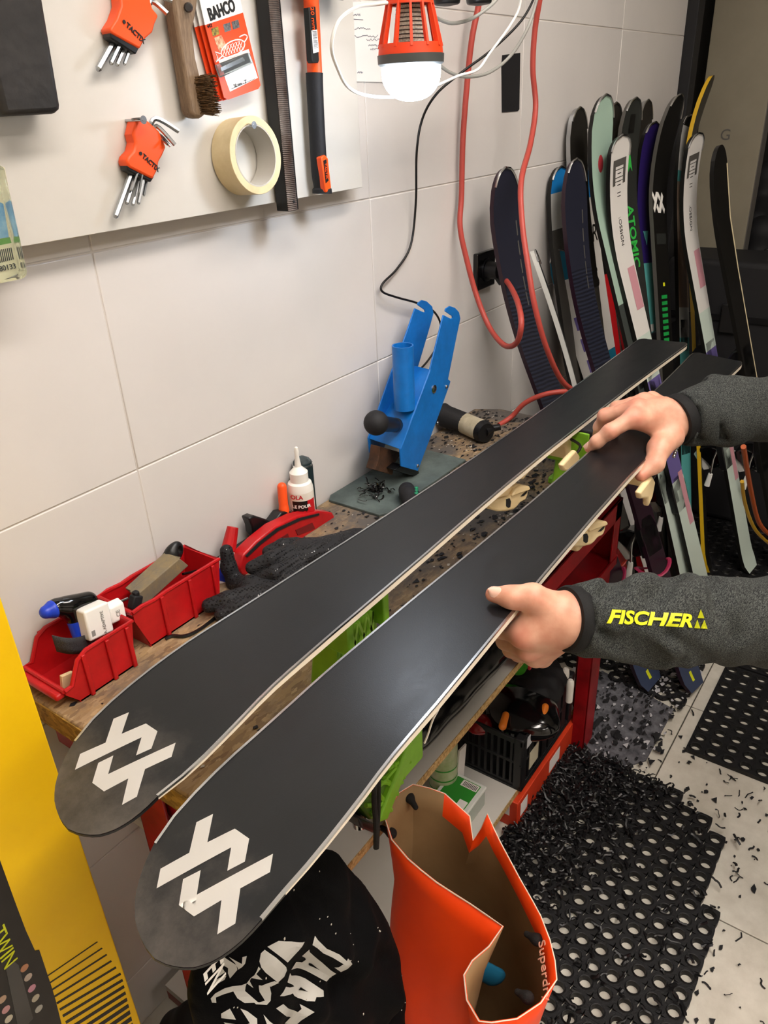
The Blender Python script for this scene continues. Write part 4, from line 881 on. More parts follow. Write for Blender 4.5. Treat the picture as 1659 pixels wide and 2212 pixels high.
build(blob([cone(q(609, 1052, .882), q(614, 1112, .875), .0085, .0085, .004), cone(q(614, 1100, .876), q(618, 1140, .87), .0088, .008, .003)], .0015), 'marker', 'orange', label='orange marker leaning on the wall beside the glue bottle', cat='marker')
gt = thing('glue_tube', 'white glue tube with a ribbed red cap standing behind the glove', 'tube', P(480, 1260, y=.865))
a, b, c = P(503, 1138, y=.872), P(493, 1190, y=.868), P(476, 1262, y=.862)
build(MB().cyl(b, a, .0125, .0095, n=14), 'cap', 'red_plastic', gt, bevel=.0012, smooth=20)
build(MB().tube([b, b * .6 + c * .4, c], [.0115, .013, .013], n=16, flat=.8), 'body', 'white_plastic', gt)
build(MB().tube([b * .45 + c * .55, c * .9 + b * .1], [.0133, .0133], n=16, flat=.8, caps=False), 'label', 'blue_plastic', gt)
# red curved file guide
fg = thing('file_guide', 'curved red plastic file guide with slotted openings', 'tool', P(640, 1230, y=.84))
cpx = lambda L: [(x / 2.074, 950 + y / 2.074) for x, y in L]
body = cpx([(1072, 575), (1090, 515), (1150, 455), (1230, 390), (1330, 342), (1430, 320), (1490, 327), (1512, 365), (1548, 412), (1520, 440), (1400, 440), (1300, 458), (1210, 520), (1150, 575), (1108, 612), (1082, 604)])
build(wallprism(body, .862, .838), 'body', 'red_plastic', fg, bevel=.003)
for L_ in ([(1222, 462), (1290, 420), (1300, 450), (1225, 492)], [(1325, 405), (1400, 372), (1412, 398), (1335, 428)]):
    build(wallprism(cpx(L_), .84, .8368), 'opening', mat('red_dark', '#6d0d12', .6), fg)
build(wallprism(cpx([(1100, 520), (1160, 460), (1240, 398), (1340, 352), (1430, 330), (1432, 338), (1345, 362), (1248, 408), (1168, 470), (1110, 526)]), .84, .8365), 'groove', 'black_matte', fg)
bc_ = thing('bar_clamp', 'black bar clamp with a hooked jaw lying against the wall', 'clamp', P(560, 1180, y=.88))
build(wallprism(cpx([(1115, 352), (1140, 340), (1180, 352), (1208, 362), (1200, 400), (1180, 425), (1150, 440), (1135, 420), (1132, 392)]), .888, .868), 'jaw', 'black_plastic', bc_, bevel=.003)
build(wallprism(cpx([(1225, 375), (1262, 325), (1300, 320), (1335, 335), (1300, 362), (1250, 385)]), .888, .866), 'jaw', 'black_plastic', bc_, bevel=.003)
build(wallprism(cpx([(940, 570), (1210, 395), (1215, 412), (1080, 520), (950, 590)]), .885, .872), 'bar', 'black_plastic', bc_, bevel=.001)

# ================================================================== work gloves
def glove_mat():
    m = mat('glove', '#1b1b1e', .55); nt = m.node_tree; b = nt.nodes['Principled BSDF']; tc = nt.nodes.new('ShaderNodeTexCoord')
    v = nt.nodes.new('ShaderNodeTexVoronoi'); v.inputs['Scale'].default_value = 210; v.inputs['Randomness'].default_value = .25; nt.links.new(tc.outputs['Object'], v.inputs['Vector'])
    r = nt.nodes.new('ShaderNodeValToRGB'); r.color_ramp.elements[0].position = .28; r.color_ramp.elements[1].position = .4; r.color_ramp.elements[0].color = (1, 1, 1, 1); r.color_ramp.elements[1].color = (0, 0, 0, 1)
    nt.links.new(v.outputs['Distance'], r.inputs[0]); bp = nt.nodes.new('ShaderNodeBump'); bp.inputs['Strength'].default_value = 1.0; bp.inputs['Distance'].default_value = .003
    nt.links.new(r.outputs[0], bp.inputs['Height']); nt.links.new(bp.outputs[0], b.inputs['Normal'])
    mr = nt.nodes.new('ShaderNodeMapRange'); mr.inputs[3].default_value = .75; mr.inputs[4].default_value = .18; nt.links.new(r.outputs[0], mr.inputs[0]); nt.links.new(mr.outputs[0], b.inputs['Roughness'])
glove_mat()
qz = lambda a, b, z: np.array(P(a, b, z=z))
gl = [cone(qz(735, 1180, .85), qz(660, 1190, .86), .030, .030, .01, ((0, 0, 1), .55)), cone(qz(660, 1190, .86), qz(610, 1215, .858), .030, .026, .01, ((0, 0, 1), .55)), cone(qz(770, 1165, .845), qz(720, 1180, .85), .03, .03, .01, ((0, 0, 1), .5))]
gl += chain([qz(625, 1192, .866), qz(585, 1207, .872), qz(545, 1226, .862)], [.0125, .0125, .011], .003)
gl += chain([qz(632, 1216, .858), qz(594, 1238, .860), qz(560, 1252, .846)], [.0125, .0125, .011], .003)
gl += chain([qz(655, 1230, .850), qz(620, 1252, .848), qz(582, 1280, .838)], [.0125, .0125, .011], .003)
gl += chain([qz(640, 1175, .862), qz(610, 1178, .868), qz(580, 1192, .862)], [.012, .0115, .0105], .003)
build(blob(gl, .002), 'work_glove', 'glove', label='black dotted work glove lying palm down over the red file guide', cat='glove', group='black dotted work gloves')
g2 = chain([q(489, 1190, .842), q(494, 1225, .838), q(508, 1258, .83)], [.0105, .0125, .013], .006)
g2 += chain([qz(452, 1308, .838), qz(490, 1296, .842), qz(545, 1280, .842)], [.0115, .013, .014], .006)
g2 += chain([qz(478, 1328, .832), qz(510, 1312, .836), qz(556, 1292, .838)], [.0105, .012, .014], .006)
g2 += chain([q(508, 1258, .83), qz(545, 1268, .838), qz(600, 1285, .836)], [.013, .018, .022], .008)
build(blob(g2, .002), 'work_glove', 'glove', label='black dotted work glove with one finger pointing up beside the glue tube', cat='glove', group='black dotted work gloves')
cable('cable_tie', 'thin black cable on the bench by the second bin', [(395, 1240, .862), (455, 1228, .87), (478, 1240, .865), (490, 1265, .85), (488, 1290, .835)], .0022, 'cable_black')
zt_ = [P(a, b, z=.8225) for a, b in ((358, 1380), (372, 1374), (400, 1374), (428, 1362), (452, 1345), (470, 1330))]
build(MB().tube(cr(zt_, 5), .0028, n=6), 'cable_tie', 'cable_black', label='black cable tie lying on the bench before the second bin', cat='cable tie')

# ================================================================== slate, shavings, blue holder, heat gun
mat('slate', '#5e6a67', .65, col2='#47514f', vscale=18, bump=.3)
sl = [P(a, b, z=.822) for a, b in ((697, 1080), (690, 1074), (815, 1013))]
build(MB().prism([(1.012, .765), (1.03, .755), (1.31, .752), (1.315, .893), (1.03, .896), (1.012, .885)], .8203, .8255), 'slate_plate', 'slate', bevel=.001, label='grey slate plate under the blue tool holder', cat='plate')
def strands(n, pos, L, r, rs, zmin):
    mb = MB()
    for _ in range(n):
        p = Vector(pos(rs)); d = Vector((rs.uniform(-1, 1), rs.uniform(-1, 1), rs.uniform(-.2, .6))).normalized(); pts = [p]; l = rs.uniform(.5, 1.2) * L; tw = rs.uniform(-1, 1)
        for k in range(6):
            d = (d + Vector((rs.uniform(-1, 1), rs.uniform(-1, 1), rs.uniform(-.5, .4))) * .7).normalized(); p = p + d * l / 6; p.z = max(p.z, zmin); pts.append(p.copy())
        mb.tube(pts, r * rs.uniform(.6, 1.2), n=4, flat=.5)
    return mb
rs = random.Random(21); pc_ = P(812, 1062, z=.826)
build(strands(70, lambda r: (pc_.x + r.gauss(0, .016), pc_.y + r.gauss(0, .012), .8265 + abs(r.gauss(0, .005))), .02, .0016, rs, .8262), 'base_shavings', 'black_gloss', label='clump of curly black shavings on the slate plate', cat='shavings', kind='stuff')
gk = P(892, 1072, z=.842)
hk = thing('scraper', 'black tool handle with green marks on the slate plate', 'tool', (gk.x, gk.y, .826))
build(blob([cone(np.array(gk) + [-.02, -.01, -.002], np.array(gk) + [.012, .022, .002], .014, .016, .01), cone(np.array(gk) + [.0, -.02, -.004], np.array(gk) + [.0, .01, 0], .012, .015, .01)], .0018), 'handle', 'black_matte', hk)
mat('mark_green', '#19805a', .5)
for k in range(3):
    p = gk + Vector((-.006 + k * .009, -.012 + k * .006, .012)); build(blob([ell(np.array(p), (.0045, .004, .003))], .001, pad=.004), 'mark', 'mark_green', hk)

dv = thing('tool_holder', 'blue steel tool holder with two slotted arms, a tube and a ball knob', 'tool holder', (1.22, .82, .826))
YN, YF = .79, .86
c4 = lambda L: [(650 + x / 2.552, 600 + y / 2.552) for x, y in L]
near = c4([(786, 205), (828, 226), (838, 222), (836, 212), (797, 186), (800, 170), (822, 156), (850, 165), (873, 190), (880, 225), (862, 310), (812, 560), (826, 570), (815, 605), (765, 745), (645, 1066), (553, 1040), (547, 945), (712, 505)])
far = c4([(630, 168), (676, 190), (687, 190), (684, 178), (645, 150), (648, 138), (668, 123), (695, 130), (725, 158), (732, 195), (715, 260), (650, 480), (440, 985), (380, 965), (372, 885), (500, 520), (565, 355)])
build(wallprism(near, YN + .003, YN), 'side_plate', 'blue_paint', dv, bevel=.0008)
build(wallprism(far, YF + .003, YF), 'side_plate', 'blue_paint', dv, bevel=.0008)
n1, n2 = [P(*c, y=YN) for c in c4([(712, 505), (547, 945)])]; f1, f2 = [P(*c, y=YF + .003) for c in c4([(622, 484), (372, 885)])]
nn = (n2 - n1).cross(f1 - n1).normalized() * .003; nn = nn if nn.x > 0 else -nn
vs = [n1, f1, f2, n2]; build(MB().add([tuple(v) for v in vs] + [tuple(v + nn) for v in vs], [(0, 1, 2, 3), (7, 6, 5, 4), (0, 4, 5, 1), (1, 5, 6, 2), (2, 6, 7, 3), (3, 7, 4, 0)]), 'web', 'blue_paint', dv, bevel=.0008)
YT = .81; ta = P(*c4([(561, 372)])[0], y=YT); tz = P(*c4([(545, 735)])[0], y=YT).z; rT = 60 / 2.552 / FOC * ((ROT.T @ (np.array(ta) - CAM))[2])
build(MB().lathe([(rT, tz), (rT, ta.z), (rT - .0025, ta.z), (rT - .0025, tz), (rT, tz)], 32, Matrix.Translation((ta.x, ta.y, 0)), closed=True), 'tube', 'blue_paint', dv)
build(MB().lathe([(rT - .003, ta.z - .05), (rT - .003, ta.z - .045)], 24, Matrix.Translation((ta.x, ta.y, 0))), 'tube_floor', 'black_matte', dv)
kb0 = P(*c4([(415, 800)])[0], y=.79); rK = 70 / 2.552 / FOC * ((ROT.T @ (np.array(kb0) - CAM))[2])
build(MB().sph(kb0, rK, 28, 18), 'knob', 'black_matte', dv, smooth=60)
kb1 = P(*c4([(520, 812)])[0], y=.81); build(MB().cyl(kb0, kb1, rK * .72, rK * .58, n=20), 'knob_collar', 'black_plastic', dv)
build(MB().cyl(kb1 - (kb1 - kb0) * .06, kb1 + (kb1 - kb0) * .05, rK * .62, n=20), 'weld', 'steel_dark', dv)
mat('rust', '#6b4a35', .6, metal=.4, col2='#43332a', vscale=30, bump=.3)
build(wallprism(c4([(437, 930), (556, 965), (520, 1020), (505, 1088), (410, 1060), (428, 1000)]), .845, .822), 'blade', 'rust', dv, bevel=.001)
build(wallprism(c4([(556, 1030), (650, 1060), (660, 1105), (560, 1075), (520, 1060)]), .83, .80), 'foot', 'black_plastic', dv, bevel=.002)
for (c, r, y) in (((733, 614), .0085, YN), ((801, 600), .004, YN), ((642, 1036), .004, YN), ((752, 800), .0035, YN)):
    p = P(*c4([c])[0], y=y); build(MB().lathe([(r, 0), (r, .0015), (r * .6, .003)], 16, WALLF(p)), 'bolt', 'steel', dv); build(MB().lathe([(r * .4, .003), (r * .4, .0033)], 6, WALLF(p)), 'bolt_socket', 'black_matte', dv)
p = P(*c4([(672, 1088)])[0], y=.795); build(MB().cyl(p, p + Vector((.012, -.008, -.002)), .005, n=12), 'bolt', 'steel', dv)

hg = thing('heat_gun', 'black and cream cylindrical heat gun lying behind the blue tool holder', 'heat gun', (1.38, .82, .82))
g = lambda a, b, z=.846: P(*c4([(a, b)])[0], z=z)
build(MB().tube([g(770, 745, .86), g(800, 765, .855), g(900, 800, .847)], [.026, .026, .024], n=20), 'barrel', 'black_matte', hg)
mat('cream_dirty', '#c9c0a8', .5, col2='#a89d84', vscale=30)
build(MB().tube([g(890, 796, .847), g(1000, 845, .845)], [.0235, .0245], n=24), 'body', 'cream_dirty', hg)
build(MB().tube([g(1000, 845, .845), g(1022, 856, .845)], [.026, .022], n=20), 'end_cap', 'black_plastic', hg)
build(MB().tube([g(1015, 850, .846), g(1060, 830, .848), g(1100, 822, .852)], [.011, .008, .0068], n=12), 'strain_relief', 'black_plastic', hg)

# ================================================================== scattered shavings on the bench
def flakes(n, pos, size, rs):
    mb = MB()
    for _ in range(n):
        x, y, z = pos(rs); s = size * rs.choice((.5, .7, 1, 1, 1.6)); a = rs.uniform(0, 6.3); k = rs.randint(3, 5)
        pts = [(x + s * rs.uniform(.4, 1.2) * math.cos(a + 6.28 * i / k) * 1.4, y + s * rs.uniform(.4, 1.1) * math.sin(a + 6.28 * i / k), z + rs.uniform(0, s * .35)) for i in range(k)]
        mb.add(pts, [tuple(range(k))])
    return mb
rs = random.Random(31)
def bench_pos(r):
    while True:
        x = r.uniform(.38, 1.6); y = r.uniform(.475, .89)
        if r.random() < (.06 + 1.1 * max(0, (x - .55)) ** 1.5 * (1.3 - abs(y - .62) * 2)): return (x, y, .8206)
build(flakes(1500, bench_pos, .0042, rs), 'base_shavings', 'black_matte', label='scattered black shavings on the bench top', cat='shavings', kind='stuff', smooth=0)
mat('wax_crumb', '#b9b2a6', .6)
build(flakes(500, bench_pos, .0022, rs), 'wax_crumbs', 'wax_crumb', label='pale wax crumbs scattered on the bench top', cat='crumbs', kind='stuff', smooth=0)

# ================================================================== yellow carton at the left
mat('carton_yellow', '#f6cb00', .5, col2='#efc000', vscale=5); mat('carton_black', '#0f0e0c', .45, col2='#1b1a18', vscale=20)
YY = .70; xa = P(155, 1755, y=YY).x
yb = thing('carton', 'tall yellow cardboard carton with a black printed photo at the left edge', 'box', (.1, .79, 0))
build(MB().bx((-.12, YY, 0), (xa, .885, 1.22)), 'box', 'carton_yellow', yb, bevel=.002)
build(wallprism([(-70, 1690), (0, 1858), (37, 1960), (56, 2010), (76, 2054), (85, 2052), (111, 2130), (120, 2160), (140, 2240), (155, 2300), (-70, 2300)], YY, YY - .0006), 'print', 'carton_black', yb)
build(wallprism([(12, 2090), (28, 2075), (40, 2084), (72, 2200), (60, 2212), (40, 2225)], YY, YY - .0012), 'print_screen', 'black_gloss', yb)
for i, (a, b, c) in enumerate(((52, 2090, '#b9825f'), (60, 2110, '#b7a89a'), (68, 2134, '#c98fa0'), (76, 2155, '#b7b09a'), (4, 2158, '#b79a80'), (12, 2180, '#c08f8f'), (18, 2200, '#c7c0aa'), (83, 2178, '#aaa'.replace('aaa', 'a8a8a0')))):
    build(MB().lathe([(.005, 0), (.005, .0012)], 12, WALLF(P(a, b, y=YY))), 'print_button', mat('btn%d' % i, c if c.startswith('#') else '#' + c, .4), yb)
d_ = P(20, 2080, y=YY) - P(0, 2030, y=YY)
lettering('TWIN', frame(P(8, 2048, y=YY - .0009), d_, (1, 0, .5)), .024, 'lime', yb)
ln = MB()
for i in range(15):
    y0_ = 2068 + i * 13.5; th = 1 + i * .62
    x0_ = 96 + i * 6.5; x1_ = min(245 + i * 3.2, 150 + i * 10 + 60)
    wallprism([(x0_, y0_ + 44), (x1_, y0_ - 34), (x1_ + 2, y0_ - 34 + th), (x0_ + 2, y0_ + 44 + th)], YY, YY - .0005, ln)
build(ln, 'print_stripes', 'carton_black', yb, kind='stuff')

# ================================================================== on the shelves
mat('film_black', '#0b0b0c', .16, coat=.3, bump=.08, bscale=40)
rsx = lambda G: .0012 * np.sin(G[..., 0] * 60 + G[..., 1] * 45) * np.sin(G[..., 0] * 23 + 1)
xa_, xb_ = P(905, 1690, y=.52).x, P(1075, 1452, y=.52).x
build(blob([cone((xa_, .552, .616), (xb_ - .03, .552, .616), .060, .063, .01, ((0, 0, 1), .66)), cone((xb_ - .06, .552, .616), (xb_ - .02, .552, .616), .063, .058, .01, ((0, 0, 1), .68))], .003, warp=rsx), 'wrapped_bundle', 'film_black', label='long bundle wrapped in shiny black film on the upper shelf', cat='bundle')
m0 = P(1082, 1398, z=.6); build(MB().box((m0.x + .02, m0.y + .05, .6), (.10, .08, .05), None), 'small_case', mat('maroon', '#3d0f22', .4), bevel=.006, label='dark maroon case at the far end of the upper shelf', cat='case')
build(MB().tube(cr([P(967, 1487, y=.315), P(948, 1530, y=.325), P(935, 1555, y=.33), P(925, 1585, y=.335), P(917, 1605, y=.34)], 5), .0011, n=5), 'string', 'white_print', label='frayed white string hanging from the held ski edge', cat='string')
# crate
mat('crate_black', '#161719', .42, bump=.1)
_c = P(1127, 1712, z=.1005); CX0, CX1, CY0, CY1, CZ0 = _c.x, _c.x + .283, _c.y + .002, _c.y + .29, .1005
CZ1 = P(1132, 1606, y=CY0).z
cr_ = thing('crate', 'black slatted plastic crate full of gear on the lower shelf', 'crate', (CX0, CY0, CZ0))
build(MB().bx((CX0, CY0, CZ0), (CX1, CY1, CZ0 + .006)), 'bottom', 'crate_black', cr_)
for x, y in ((CX0, CY0), (CX1, CY0), (CX0, CY1), (CX1, CY1)):
    sx = .024 if x == CX0 else -.024; sy = .024 if y == CY0 else -.024
    build(MB().bx((x, y, CZ0), (x + sx, y + sy, CZ1 + .004)), 'corner_post', 'crate_black', cr_, bevel=.004)
rm = MB(); t = .012
for zz in (CZ1 - .014, CZ0 + (CZ1 - CZ0) * .5, CZ0 + .006):
    r_ = MB(); hh = .014 if zz > CZ1 - .02 else .007
    r_.bx((CX0, CY0 + .002, zz), (CX1, CY0 + t - .004, zz + hh)).bx((CX0, CY1 - t + .004, zz), (CX1, CY1 - .002, zz + hh)).bx((CX0 + .002, CY0, zz), (CX0 + t - .004, CY1, zz + hh)).bx((CX1 - t + .004, CY0, zz), (CX1 - .002, CY1, zz + hh))
    build(r_, 'rim', 'crate_black', cr_, bevel=.001)
for i in range(15):
    y = CY0 + .03 + (CY1 - CY0 - .06) * i / 14; build(MB().bx((CX0 + .003, y - .003, CZ0), (CX0 + .007, y + .003, CZ1 - .01)), 'slat', 'crate_black', cr_)
for i in range(6):
    x = CX0 + .05 + (CX1 - CX0 - .1) * i / 5; build(MB().bx((x - .012, CY0 + .003, CZ0), (x + .012, CY0 + .007, CZ1 - .01)), 'slat', 'crate_black', cr_)
build(MB().bx((CX0 + .04, CY0 + .0005, CZ0 + .035), (CX0 + .085, CY0 + .002, CZ0 + .085)), 'paper_tag', mat('tag_cream', '#cfc8b0', .7), cr_)
build(MB().bx((CX0 + .018, CY0 - .0005, CZ1 - .03), (CX0 + .045, CY0 + .001, CZ1)), 'paper_tag', mat('tag_white', '#c4c6cc', .7), cr_)
# crate contents
he = np.array(P(1145, 1552, z=CZ1 - .005)); hm_ = thing('helmet', 'glossy black helmet with orange clips in the crate', 'helmet', he)
build(blob([ell(he + [.02, .03, -.01], (.085, .085, .05)), (.01, lambda G: sd_ell(G, he + [.0, -.01, .0], (.05, .06, .03)), [he - .06, he + .06])], .003), 'shell', 'black_gloss', hm_)
for (p, nn) in (((1092, 1558), .0), ((1178, 1540), 0)):
    w_ = np.array(P(*p, z=CZ1 + .018)); build(blob([cone(w_ + [-.014, 0, -.004], w_ + [.012, .006, .006], .009, .008, .006)], .0015), 'clip', mat('clip_orange', '#d8751c', .4), hm_)
rg = np.array(P(1035, 1580, z=CZ1 - .01)); build(blob([ell(rg + [.03, .02, -.01], (.03, .035, .022))], .003), 'goggles', mat('red_gloss', '#7d0f14', .15, coat=.4), label='red goggles lens beside the helmet in the crate', cat='goggles')
bk = np.array(P(1190, 1490, z=CZ1 + .01)); build(blob([ell(bk + [.03, .05, -.02], (.08, .07, .05)), ell(bk + [-.02, .03, -.01], (.05, .05, .04), .02)], .004, warp=lambda G: .004 * np.sin(G[..., 0] * 120) * np.sin(G[..., 1] * 90)), 'cloth_bag', 'black_matte', label='crumpled black cloth bag at the back of the crate', cat='bag')
gb = np.array(P(1165, 1462, z=CZ1 + .03)); build(blob([ell(gb + [.04, .06, -.03], (.07, .055, .05))], .004, pad=.02, warp=lambda G: .006 * np.sin(G[..., 0] * 150 + 3 * np.sin(G[..., 2] * 80)) * np.sin(G[..., 1] * 130)), 'plastic_bag', mat('bag_green', '#3fae2f', .2, col2='#58c83c', vscale=20), label='crumpled bright green plastic bag in the crate', cat='bag')
for i, (a, b) in enumerate(((1222, 1455), (1232, 1480))):
    w_ = P(a, b, z=CZ1 + .01); build(MB().lathe([(.008, -.05), (.009, 0), (.008, .012), (.005, .016)], 14, Matrix.Translation(w_)), 'vial', 'bottle_white', label=('white vial standing at the far crate corner' if i == 0 else 'white vial just in front of the other at the far crate corner'), cat='vial', group='white vials in the crate')
# clear box with green label, spray can, green carton
bn = P(1048, 1738, z=.1005); bx0, by0 = bn.x, max(bn.y, .537)
tb = thing('clear_box', 'clear plastic box with a green labelled lid on the lower shelf', 'box', (bx0 - .05, by0 + .04, .1005))
mat('milky', '#dfe9df', .25, trans=.5); mat('label_green', '#2f8f2f', .45)
build(MB().bx((bx0 - .10, by0, .1005), (bx0, by0 + .085, .1475)), 'body', 'milky', tb, bevel=.004, seg=3)
build(MB().bx((bx0 - .102, by0 - .002, .1475), (bx0 + .002, by0 + .087, .156)), 'lid', mat('lid_white', '#dfe3dd', .35), tb, bevel=.002)
build(MB().bx((bx0 - .094, by0 + .008, .156), (bx0 - .006, by0 + .078, .1564)), 'label', 'label_green', tb)
for q0, q1 in (((bx0 - .092, by0 + .010, .1564), (bx0 - .06, by0 + .03, .1567)), ((bx0 - .026, by0 + .01, .1564), (bx0 - .008, by0 + .05, .1567))): build(MB().bx(q0, q1), 'label_patch', 'white_print', tb)
bc = MB()
for i in range(10): bc.bx((bx0 - .024, by0 + .013 + i * .0034, .1567), (bx0 - .011, by0 + .0145 + i * .0034, .1569))
build(bc, 'barcode', 'print_black', tb)
cp_ = P(958, 1712, z=.1005); cpx_, cpy_ = cp_.x, max(cp_.y, .58)
cn = thing('spray_can', 'green spray can standing beside the clear box', 'can', (cpx_, cpy_, .1005)); MCN = Matrix.Translation((cpx_, cpy_, .1005))
build(MB().lathe([(.030, 0), (.032, .004), (.032, .15), (.028, .165)], 28, MCN), 'body', mat('can_green', '#8fa66a', .3, col2='#c2c9a8', vscale=18), cn)
build(MB().lathe([(.027, .165), (.027, .20), (.022, .21)], 24, MCN), 'cap', 'white_plastic', cn)
for k in range(3): build(MB().lathe([(.0324, .035 + k * .03), (.0324, .039 + k * .03)], 28, MCN, closed=True), 'label_band', 'label_green', cn)
wp_ = P(995, 1650, z=.18); build(MB().box((0, 0, 0), (.03, .004, .12), Matrix.Translation((wp_.x, max(wp_.y, .60), .165)) @ Matrix.Rotation(.12, 4, 'Y')), 'paper_slip', 'paper', label='white paper slip standing between the can and the clear box', cat='paper')
gc = P(985, 1745, z=.105); build(MB().box((gc.x - .01, max(gc.y, .537) + .025, .1235), (.07, .045, .045)), 'small_carton', mat('carton_green', '#7fbf2a', .4), bevel=.003, label='small lime green carton on the lower shelf by the orange bag', cat='box')
oc = P(1116, 1792, z=.001); ox0, oy0 = oc.x, oc.y
ox = thing('shoe_box', 'long flat orange-red cardboard box on the floor under the lower shelf', 'box', (ox0 + .15, oy0 + .14, 0))
mat('box_red', '#d8411c', .5, col2='#c4361a', vscale=14)
build(MB().bx((ox0, oy0, 0.0005), (ox0 + .36, oy0 + .28, .0835)), 'box', 'box_red', ox, bevel=.002)
for q0, q1 in ((.015, .05), (.17, .23)): build(MB().bx((ox0 + q0, oy0 - .0006, .03), (ox0 + q1, oy0 - .0001, .07)), 'label', 'paper', ox)
build(MB().bx((ox0 - .0006, oy0 + .02, .035), (ox0 - .0001, oy0 + .07, .07)), 'label', 'paper', ox)
sh_ = P(400, 2190, z=.06); build(blob([cone(np.array(P(385, 2225, y=.80)), np.array(P(420, 2205, y=.76)), .035, .03, .02), cone(np.array(P(420, 2205, y=.76)), np.array(P(445, 2270, y=.72)), .03, .03, .02)], .004), 'sack', 'black_matte', label='black sack slumped behind the near bench leg', cat='sack')

# ================================================================== orange paper bag
mat('bag_orange', '#ff4a0a', .5, col2='#f54408', vscale=6, bump=.15, bscale=12); mat('bag_kraft', '#9b7d56', .7, col2='#8c6f4a', vscale=10, bump=.2, bscale=14); mat('cord_black', '#141210', .8, bump=.5, bscale=900)
rim = [(892, 1694, .615), (928, 1702, .615), (961, 1714, .61), (1015, 1763, .605), (1022, 1816, .585), (1040, 1788, .605), (1053, 1758, .635), (1066, 1788, .61), (1081, 1819, .60), (1122, 1896, .595), (1150, 1945, .59), (1168, 1978, .59), (1188, 2030, .585), (1199, 2075, .58), (1203, 2116, .575), (1168, 2167, .57), (1117, 2201, .57), (1062, 2209, .565), (1035, 2206, .56),
       (1008, 2160, .555), (1002, 2106, .555), (1020, 2075, .56), (1056, 2044, .57), (1086, 2001, .585), (1050, 1976, .58), (1015, 1952, .58), (980, 1930, .58), (943, 1906, .585), (910, 1880, .59), (881, 1855, .595), (846, 1814, .60), (833, 1773, .605), (838, 1745, .61), (862, 1712, .615)]
rw = [P(a, b, z=c) for a, b, c in rim]; N_ = len(rw)
cen_ = sum(rw, Vector()) / N_
def sm(pts, k):
    for _ in range(k): pts = [(pts[i - 1] + pts[i] * 2 + pts[(i + 1) % len(pts)]) / 4 for i in range(len(pts))]
    return pts
soft = sm([p.copy() for p in rw], 10)
bot = []
for p in soft:
    d = p - cen_; bot.append(Vector((cen_.x - .035 + d.x * 1.15, cen_.y + .01 + d.y * 1.0, .13)))
def bagpt(i, t, inset):
    s = min(1, t * 4); top_ = rw[i] * (1 - s) + soft[i] * s; top_ = Vector((top_.x, top_.y, rw[i].z * (1 - s) + soft[i].z * s))
    p = top_ * (1 - t) + bot[i] * t; p.z = rw[i].z * (1 - t) + .13 * t
    d = (p - cen_); d.z = 0
    bul = .018 * math.sin(math.pi * t) + .006 * math.sin(i * 1.7 + t * 7) * t
    return p + d.normalized() * (bul - inset)
bg = thing('paper_bag', 'open orange paper carrier bag with kraft inside hanging under the skis', 'bag', (cen_.x, cen_.y, .13))
R_ = 12; o_ = MB(); vs = [tuple(bagpt(i, r / R_, 0)) for r in range(R_ + 1) for i in range(N_)]
fs = [(r * N_ + i, r * N_ + (i + 1) % N_, (r + 1) * N_ + (i + 1) % N_, (r + 1) * N_ + i) for r in range(R_) for i in range(N_)] + [tuple(R_ * N_ + i for i in range(N_))]
o_.add(vs, fs); o_.m = [2 if (k < N_ and 2 <= k <= 18) else 0 for k in range(len(fs))]
bo_ = build(o_, 'body', ['bag_orange', 'bag_kraft', 'bag_orange', 'bag_orange'], bg, smooth=25)
sm_ = bo_.modifiers.new('paper', 'SOLIDIFY'); sm_.thickness = .0016; sm_.offset = -1; sm_.material_offset = 1; sm_.use_even_offset = False
build(MB().tube([tuple(p) for p in rw] + [tuple(rw[0])], .0009, n=4), 'paper_edge', mat('paper_edge', '#ead9c4', .7), bg)
def knot(px, py, i, up):
    p = np.array(P(px, py, z=up)); return blob([ell(p, (.007, .007, .007)), cone(p, p + np.array(P(px - 22 if i else px + 14, py - 12 if i else py + 22, z=up - .004)) - p, .0055, .004, .006)], .0014)
for (a, b, i, z) in ((884, 1722, 0, .597), (1160, 2030, 1, .565), (1140, 2155, 1, .55), (846, 1800, 1, .575)):
    build(knot(a, b, i, z), 'cord_knot', 'cord_black', bg)
ct = P(815, 1672, y=.405); ce = P(813, 1835, y=.40)
build(MB().tube(cr([ct + Vector((0, .0, .03)), P(808, 1720, y=.40), P(812, 1780, y=.398), P(812, 1832, y=.397)], 4), .0032, n=8), 'cord', 'cord_black', bg)
build(MB().tube(cr([ct + Vector((0.004, .0, .03)), P(818, 1720, y=.403), P(816, 1780, y=.401), P(814, 1832, y=.40)], 4), .0028, n=8), 'cord', 'cord_black', bg)
tA, tB = P(1179, 2048, z=.574), P(1190, 2150, z=.562)
lettering('Superdry', frame((tA + tB) / 2 + Vector((-.003, .004, .003)), tB - tA, P(1210, 2090, z=.57) - P(1180, 2095, z=.55)), .018, mat('bag_print', '#f5b49a', .5) and 'bag_print', bg)
bi = np.array(P(1036, 2092, z=.47)); build(blob([cone(bi, bi + [.012, -.016, -.02], .015, .016, .01, ((1, 1, 0), .5))], .002), 'blue_case', mat('petrol', '#1f6a8c', .4), label='petrol blue case inside the orange bag', cat='case')

